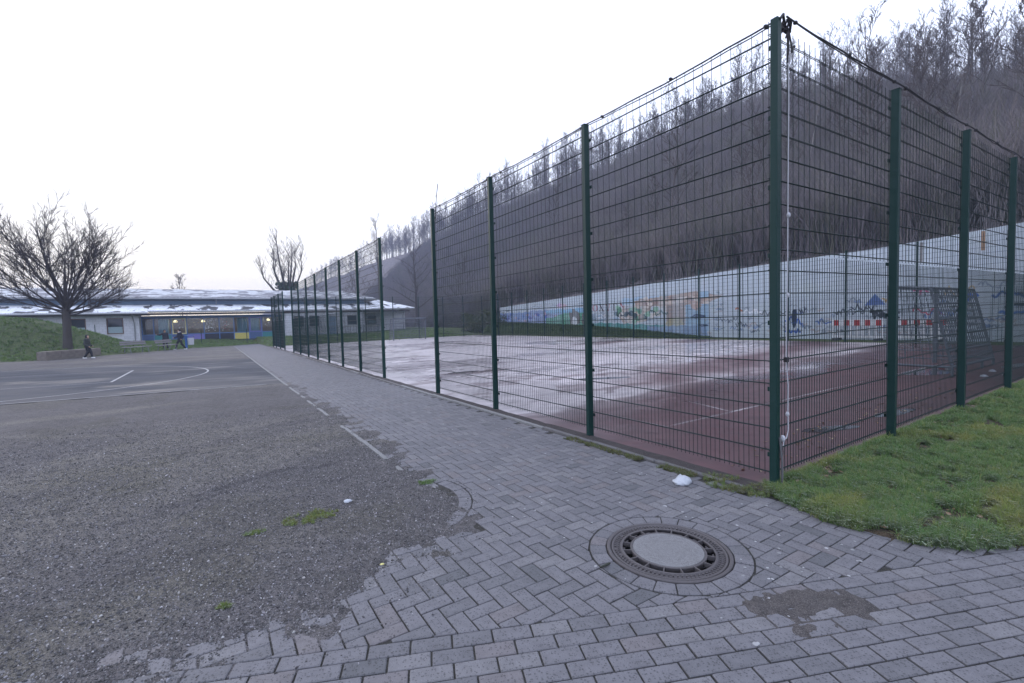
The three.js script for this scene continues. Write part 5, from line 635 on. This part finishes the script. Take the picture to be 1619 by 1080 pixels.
  part(colors.hood ? 'hood' : 'hair', fieldMesh((x, y, z) => { const a = (x - head[0]) / 0.058, b = (y - head[1] - 0.008 * s) / 0.076, c = (z - head[2] + 0.008 * s) / 0.068, d = (Math.hypot(a, b, c) / s - 1) * 0.055 * s; return Math.max(d, Math.min(z - head[2] - 0.018 * s, -(y - head[1] - (colors.hood ? 0.05 : 0.035) * s)), (colors.hood ? 0.83 : 0.9) * s - y); }, [-0.09 * s, 0.8 * s, -0.09 * s], [0.09 * s, 1.03 * s, 0.12 * s], 34), colors.hair, t);
  if (colors.scarf) part('collar', fieldMesh((x, y, z) => Math.abs(Math.hypot(x, z * 1.05) - 0.05 * s) - 0.014 * s + Math.max(0, Math.abs(y - 0.86 * s) - 0.016 * s), [-0.09 * s, 0.8 * s, -0.09 * s], [0.09 * s, 0.92 * s, 0.09 * s], 30), colors.scarf, t);
  return t;
}
{
  const skin = mat(0.45, 0.28, 0.2, 0.6), black = mat(0.012, 0.012, 0.015, 0.8), nearBlack = mat(0.02, 0.022, 0.03, 0.85), olive = mat(0.035, 0.04, 0.036, 0.85), white = mat(0.7, 0.7, 0.7, 0.6), navy = mat(0.012, 0.016, 0.035, 0.85);
  const stand = { elbow: [[-0.15, 0.63, -0.02], [0.15, 0.63, -0.02]], hand: [[-0.12, 0.52, 0.10], [0.12, 0.53, 0.10]], knee: [[-0.06, 0.27, 0.02], [0.07, 0.27, 0.05]], foot: [[-0.075, 0, -0.03], [0.085, 0, 0.05]] };
  person('child in a dark hooded jacket and white shoes standing by the stone blocks', [-6.2, level(-6.2, -36.5), -36.5], 1.25, 1.38, { ...stand, knee: [[-0.05, 0.27, 0.03], [0.06, 0.28, 0.08]], foot: [[-0.06, 0, -0.11], [0.065, 0, 0.12]] }, { skin, jacket: olive, trousers: black, shoe: white, hair: nearBlack, hood: true });
  person('person in a dark coat standing behind the bench with one arm held out', [-3.25, level(-3.25, -46.9), -46.9], 0.5, 1.62, { ...stand, elbow: [[-0.22, 0.75, 0.02], [0.15, 0.63, -0.02]], hand: [[-0.36, 0.76, 0.08], [0.13, 0.52, 0.08]] }, { skin, jacket: nearBlack, trousers: black, shoe: black, hair: black });
  person('person with a white hood collar striding past the litter bin', [-2.2, level(-2.2, -45.6), -45.6], -1.2, 1.63, { elbow: [[-0.15, 0.64, 0.06], [0.14, 0.64, -0.1]], hand: [[-0.1, 0.6, 0.2], [0.13, 0.55, -0.04]], knee: [[-0.06, 0.28, 0.12], [0.06, 0.27, -0.06]], foot: [[-0.06, 0.0, 0.17], [0.06, 0.0, -0.22]] }, { skin, jacket: navy, trousers: black, shoe: white, hair: black, scarf: white });
}

// ---------------------------------------------------------------- grass, weeds, leaves, litter
{
  const r = random(909), tuft = seed => { const q = random(seed), b = new Builder(); for (let k = 0; k < 15; k++) { const a = q() * 6.28, h = 0.02 + 0.055 * q() * q() + 0.012, w = 0.0012 + 0.0016 * q(), l = 0.3 + 1.1 * q(), x = (q() - 0.5) * 0.04, z = (q() - 0.5) * 0.04, c = Math.cos(a), s = Math.sin(a), n = [-s * 0.3, 0.9, c * 0.3], m = [x + c * h * l * 0.35, h * 0.62, z + s * h * l * 0.35], e = [x + c * h * l, h * (1.05 - 0.25 * l), z + s * h * l], i = b.p.length / 3; b.vertex(x - s * w, -0.004, z + c * w, ...n, 0, 0); b.vertex(x + s * w, -0.004, z - c * w, ...n, 1, 0); b.vertex(m[0] - s * w * 0.8, m[1], m[2] + c * w * 0.8, ...n, 0, 0.5); b.vertex(m[0] + s * w * 0.8, m[1], m[2] - c * w * 0.8, ...n, 1, 0.5); b.vertex(...e, ...n, 0.5, 1); b.i.push(i, i + 1, i + 2, i + 1, i + 3, i + 2, i + 2, i + 3, i + 4); } const g = b.build(); g.computeVertexNormals(); return g; };
  const tufts = [1, 2, 3, 4].map(k => tuft(k * 7)), blade = new THREE.MeshPhysicalMaterial({ color: 0xffffff, roughness: 1, transmission: 0.35, thickness: 0, side: THREE.DoubleSide });
  const lawnPolygon = [[4.06, -2.24], [3.9, -1.98], [3.77, -1.62], [3.8, -1.24], [3.98, -0.97], [4.36, -0.7], [8, 0.8], [25, 7.8], [25, -2.27]];
  const soilLevel = (x, z) => { const d = inside(lawnPolygon, x, z); return level(x, z) + clamp(d * 0.25, -0.05, 0.018) + 0.03 * (fbm(x * 2.2, z * 2.2, 4, 241) - 0.5) * smooth(0, 0.3, d) + 0.012 * (fbm(x * 12, z * 12, 3, 245) - 0.5); };
  structure('lawn', sheet(joined(range(3.6, 8, 0.035), range(8, 14, 0.12), range(14, 25, 0.5)), joined(range(-2.36, -0.4, 0.035), range(-0.4, 8, 0.3)), soilLevel), new THREE.MeshStandardMaterial({ color: rgb(0.085, 0.07, 0.05), map: scaled(meadowMap, 2.2), bumpMap: scaled(grain, 3), bumpScale: 0.02, roughness: 0.95 }), 'patchy winter lawn beside the red court fence', 'lawn');
  const list = tufts.map(() => []), add = (x, y, z, s, c) => list[Math.floor(r() * 4)].push([M4(x, y, z, (r() - 0.5) * 0.3, r() * 6.28, (r() - 0.5) * 0.3, s * (0.9 + 0.4 * r()), s * (0.7 + 0.6 * r()), s), c]);
  const tone = (x, z) => { const a = fbm(x * 2.5, z * 2.5, 3, 251), b = r(), y = smooth(0.5, 0.8, fbm(x * 1.4, z * 3, 3, 255)); const dead = b > 0.8 ? 1 : 0; return rgb(lerp(0.09, 0.19, y) + 0.08 * b * a + 0.1 * dead, lerp(0.185, 0.225, y) + 0.1 * b - 0.05 * (1 - a) + 0.02 * dead, 0.03 + 0.035 * b + 0.02 * dead); };
  for (let k = 0; k < 150000 && list[0].length + list[1].length + list[2].length + list[3].length < 30000; k++) { const x = 3.65 + 11 * Math.pow(r(), 1.7), z = -2.28 + 3.4 * r(), d = inside(lawnPolygon, x, z); if (d < -0.035 * r() || !inView(x, 0, z, 1.12)) continue; const bare = fbm(x * 7, z * 7, 4, 261); if (bare > 0.5 && r() > 0.3 + 5 * (0.58 - bare)) continue; add(x, soilLevel(x, z), z, 0.75 + 0.5 * r(), tone(x, z)); }
  for (let k = 0; k < 1500; k++) { const z = -2.3 - 4.2 * r() * r(), x = 3.86 + (r() - 0.5) * 0.10 - 0.04 * r(); if (fbm(z * 1.5, 3, 2, 8) < 0.42) continue; add(x, level(x, z) - 0.002, z, 0.35 + 0.3 * r(), rgb(0.10 + 0.04 * r(), 0.11 + 0.05 * r(), 0.035)); }
  for (let k = 0; k < 230; k++) { const a = r() * 6.28, q = 0.34 * Math.sqrt(r()), x = 3.9 + Math.cos(a) * q * 0.55, z = -2.45 + Math.sin(a) * q * 1.0; if (x > 4.15 || noise(x * 13, z * 13, 6) > 0.52) continue; add(x, level(x, z) + 0.002, z, 0.35 + 0.45 * r(), rgb(0.12 + 0.06 * r(), 0.15 + 0.08 * r(), 0.04)); }
  tufts.forEach((g, k) => { if (k === 0) { const h = new THREE.Group(); h.name = 'grass'; h.userData = { label: 'short green grass blades growing on the lawn and path edge', category: 'grass', kind: 'stuff' }; scene.add(h); list.h = h; } instanced('grass_blades', g, blade, list[k], list.h); });
  const weed = (x, z, n, rad, label, yellowish) => { const m = [], y0 = Math.max(yardLevel(x, z), level(x, z)); for (let k = 0; k < n; k++) { const a = r() * 6.28, q = rad * Math.pow(r(), 0.8), px = x + Math.cos(a) * q * 1.25, pz = z + Math.sin(a) * q * 0.75; if (noise(px * 14, pz * 14, 4) > 0.62) continue; m.push([M4(px - x, yardLevel(px, pz) - y0 - 0.003, pz - z, 0, r() * 6, 0, 0.4 + 0.35 * r(), 0.3 + 0.3 * r(), 0.45), rgb(0.13 * yellowish + 0.05 * r(), 0.16 + 0.07 * r(), 0.03)]); } const t = thing('weed_clump', label, 'weed', [x, y0, z]); tufts.slice(0, 2).forEach((g, k) => instanced('weed_blades', g, blade, m.filter((_, i) => i % 2 === k), t)); };
  weed(0.6, -4.02, 330, 0.17, 'mossy green weed clump growing out of the grey gravel', 1); weed(1.72, -4.3, 110, 0.08, 'small green weed clump beside the curved paver row', 0.6); weed(0.2, -3.95, 40, 0.06, 'tiny sparse weed sprout in the open gravel', 0.8); weed(-0.02, -2.98, 26, 0.03, 'tiny green sprout in the gravel near loose pavers', 0.9);
  const far = tufts.map(() => []); for (let k = 0; k < 15000; k++) { const x = -16 + 39 * r(), z = -36 - 22 * r(); if (lawnEdge(x) - z < 0.1 || (x > 3.9 && r() > 0.5)) continue; const b = r(); far[k % 4].push([M4(x, lawnLevel(x, z), z, 0, r() * 6, 0, 3.2, 1.7 + 1.2 * r(), 3.2), rgb(0.08 + 0.06 * b, 0.15 + 0.08 * b, 0.04)]); } for (let k = 0; k < 3500; k++) { const z = -43 + 26 * r(), x = 23.7 + 1.3 * r(), b = r(), f = smooth(23.6, 25, x); far[k % 4].push([M4(x, lerp(level(x, z) + 0.03, bankTop(z) + 0.02, f), z, 0, r() * 6, 0, 3, 1.8, 3), rgb(0.05 + 0.03 * b, 0.10 + 0.05 * b, 0.03)]); }
  const meadow = new THREE.Group(); meadow.name = 'grass'; meadow.name = 'mound_grass'; meadow.userData = { label: 'rough grass on the mound and banks beyond the yard', category: 'grass', kind: 'stuff' }; scene.add(meadow); far.forEach((l, k) => instanced('grass_blades', tufts[k], blade, l, meadow));
  // dark hedge where the wall ends
  { const h = thing('hedge', 'dark low hedge growing past the end of the mural wall', 'hedge', [25.2, level(25.2, -45), -45]), l = [], st = new Builder(); for (let k = 0; k < 40; k++) { const z = (r() - 0.5) * 9, x = (r() - 0.5) * 1.6; st.tube([[x, -0.3, z], [x + (r() - 0.5) * 0.4, 0.9, z + (r() - 0.5) * 0.4], [x + (r() - 0.5) * 0.8, 1.9 + 0.7 * r(), z + (r() - 0.5) * 0.8]], [0.03, 0.02, 0.01], 4); } part('stem', st.build(), barkDark, h);
    for (let k = 0; k < 9000; k++) { const z = (r() - 0.5) * 10, x = (r() - 0.5) * 2.4, top = 1.5 + 1.3 * noise(z * 0.6, x + 3, 9), y = 0.05 + top * Math.sqrt(r()); if (Math.abs(x) > 1.2 - 0.3 * y) continue; const b = r(); l.push([M4(x, y, z, r() * 6, r() * 6, r() * 6, 0.05 + 0.05 * r(), 0.05, 0.12), rgb(0.05 + 0.05 * b, 0.07 + 0.05 * b, 0.04)]); } instanced('foliage', new THREE.CircleGeometry(1, 5), new THREE.MeshStandardMaterial({ roughness: 0.8, side: THREE.DoubleSide }), l, h); }
  // fallen leaves
  const leafGeometry = (() => { const b = new Builder(), n = 8; for (let k = 0; k <= n; k++) { const f = k / n, w = 0.38 * Math.sin(Math.PI * Math.pow(f, 0.8)) * (k % 2 ? 1 : 0.82); for (const s of [-1, 0, 1]) b.vertex(s * w, 0.12 * Math.abs(s) + 0.22 * f * f, f - 0.5, 0, 1, 0, s, f); } for (let k = 0; k < n; k++) for (let s = 0; s < 2; s++) { const i = k * 3 + s; b.i.push(i, i + 3, i + 1, i + 1, i + 3, i + 4); } const g = b.build(); g.computeVertexNormals(); return g; })(), leaves = [];
  for (let k = 0; k < 1300; k++) { let x, z; const m = r(); if (m < 0.5) { x = 4.1 + 7.6 * Math.pow(r(), 1.2); z = -2.14 + 0.32 * r() * r(); } else if (m < 0.85) { x = 3.85 + 8 * Math.pow(r(), 1.6); z = -2.1 + 1.5 * r(); } else { x = 4.3 + 7 * r(); z = -2.4 - 0.7 * r(); } const d = inside(lawnPolygon, x, z); if (d < 0.02 && z > -2.2) continue; const s = 0.022 + 0.03 * r(), b = r(), pale = r() > 0.8; leaves.push([M4(x, (z > -2.2 ? soilLevel(x, z) + 0.012 : level(x, z) + 0.008), z, (r() - 0.5) * 0.9, r() * 6.28, (r() - 0.5) * 0.9, s * 0.8, s, s), pale ? rgb(0.35, 0.28, 0.2) : rgb(0.14 + 0.16 * b, 0.09 + 0.10 * b, 0.06 + 0.06 * b)]); }
  instanced('fallen_leaves', leafGeometry, new THREE.MeshStandardMaterial({ roughness: 0.8, side: THREE.DoubleSide }), leaves, null, 'brown fallen leaves lying along the foot of the lawn fence', 'leaves');
  // litter
  const crumple = (w, h, d, seed) => { const g = new THREE.IcosahedronGeometry(1, 4), p = g.attributes.position; for (let k = 0; k < p.count; k++) { const x = p.getX(k), y = p.getY(k), z = p.getZ(k), f = 0.72 + 0.34 * fbm(x * 2.2 + 5, y * 2.2 + z * 2.7 + 5, 3, seed) + 0.9 * Math.abs(fbm(x * 3.4 + 9, z * 3.4 + y * 3 + 9, 3, seed + 3) - 0.5); p.setXYZ(k, x * f * w, Math.max(y * f * h, -0.12 * h), z * f * d); } const m = mergeVertices((g.deleteAttribute('normal'), g.deleteAttribute('uv'), g), 1e-5); m.computeVertexNormals(); return m; };
  const plastic = new THREE.MeshStandardMaterial({ color: rgb(0.46, 0.49, 0.54), roughness: 0.45 });
  single('plastic_bag', crumple(0.11, 0.05, 0.075, 3), plastic, 'crumpled white plastic bag lying on the pavers by the fence corner', 'litter', [3.62, level(3.62, -2.78) + 0.006, -2.78]).rotation.y = 0.5;
  single('paper_scrap', crumple(0.034, 0.02, 0.026, 9), plastic, 'small crumpled white paper scrap on the open gravel', 'litter', [0.93, level(0.93, -4.2) + 0.018, -4.2]);
  single('bottle_cap', crumple(0.014, 0.006, 0.01, 12), mat(0.6, 0.55, 0.2, 0.5), 'tiny pale yellow scrap on the gravel near the paver edge', 'litter', [0.85, level(0.85, -2.95) + 0.018, -2.95]);
  single('twig', new Builder().tube([[-0.045, 0.008, 0], [0, 0.012, 0.006], [0.04, 0.007, -0.004]], [0.006, 0.008, 0.005], 6, true).build(), mat(0.03, 0.035, 0.025, 0.8), 'short dark twig lying on the pavers near the manhole', 'twig', [2.02, level(2.02, -2.13), -2.13]);
  [[12.9, -2.0, 'white crumpled cup lying at the foot of the lawn fence'], [14.6, -3.0, 'small white scrap on the red court behind the goal'], [13.5, -2.9, 'white paper scrap on the court beside the goal foot']].forEach(([x, z, label], k) => single('paper_scrap', crumple(0.09 - 0.02 * k, 0.04, 0.06, 20 + k), plastic, label, 'litter', [x, level(x, z) + 0.012, z]));
}
renderer.render(scene, camera);
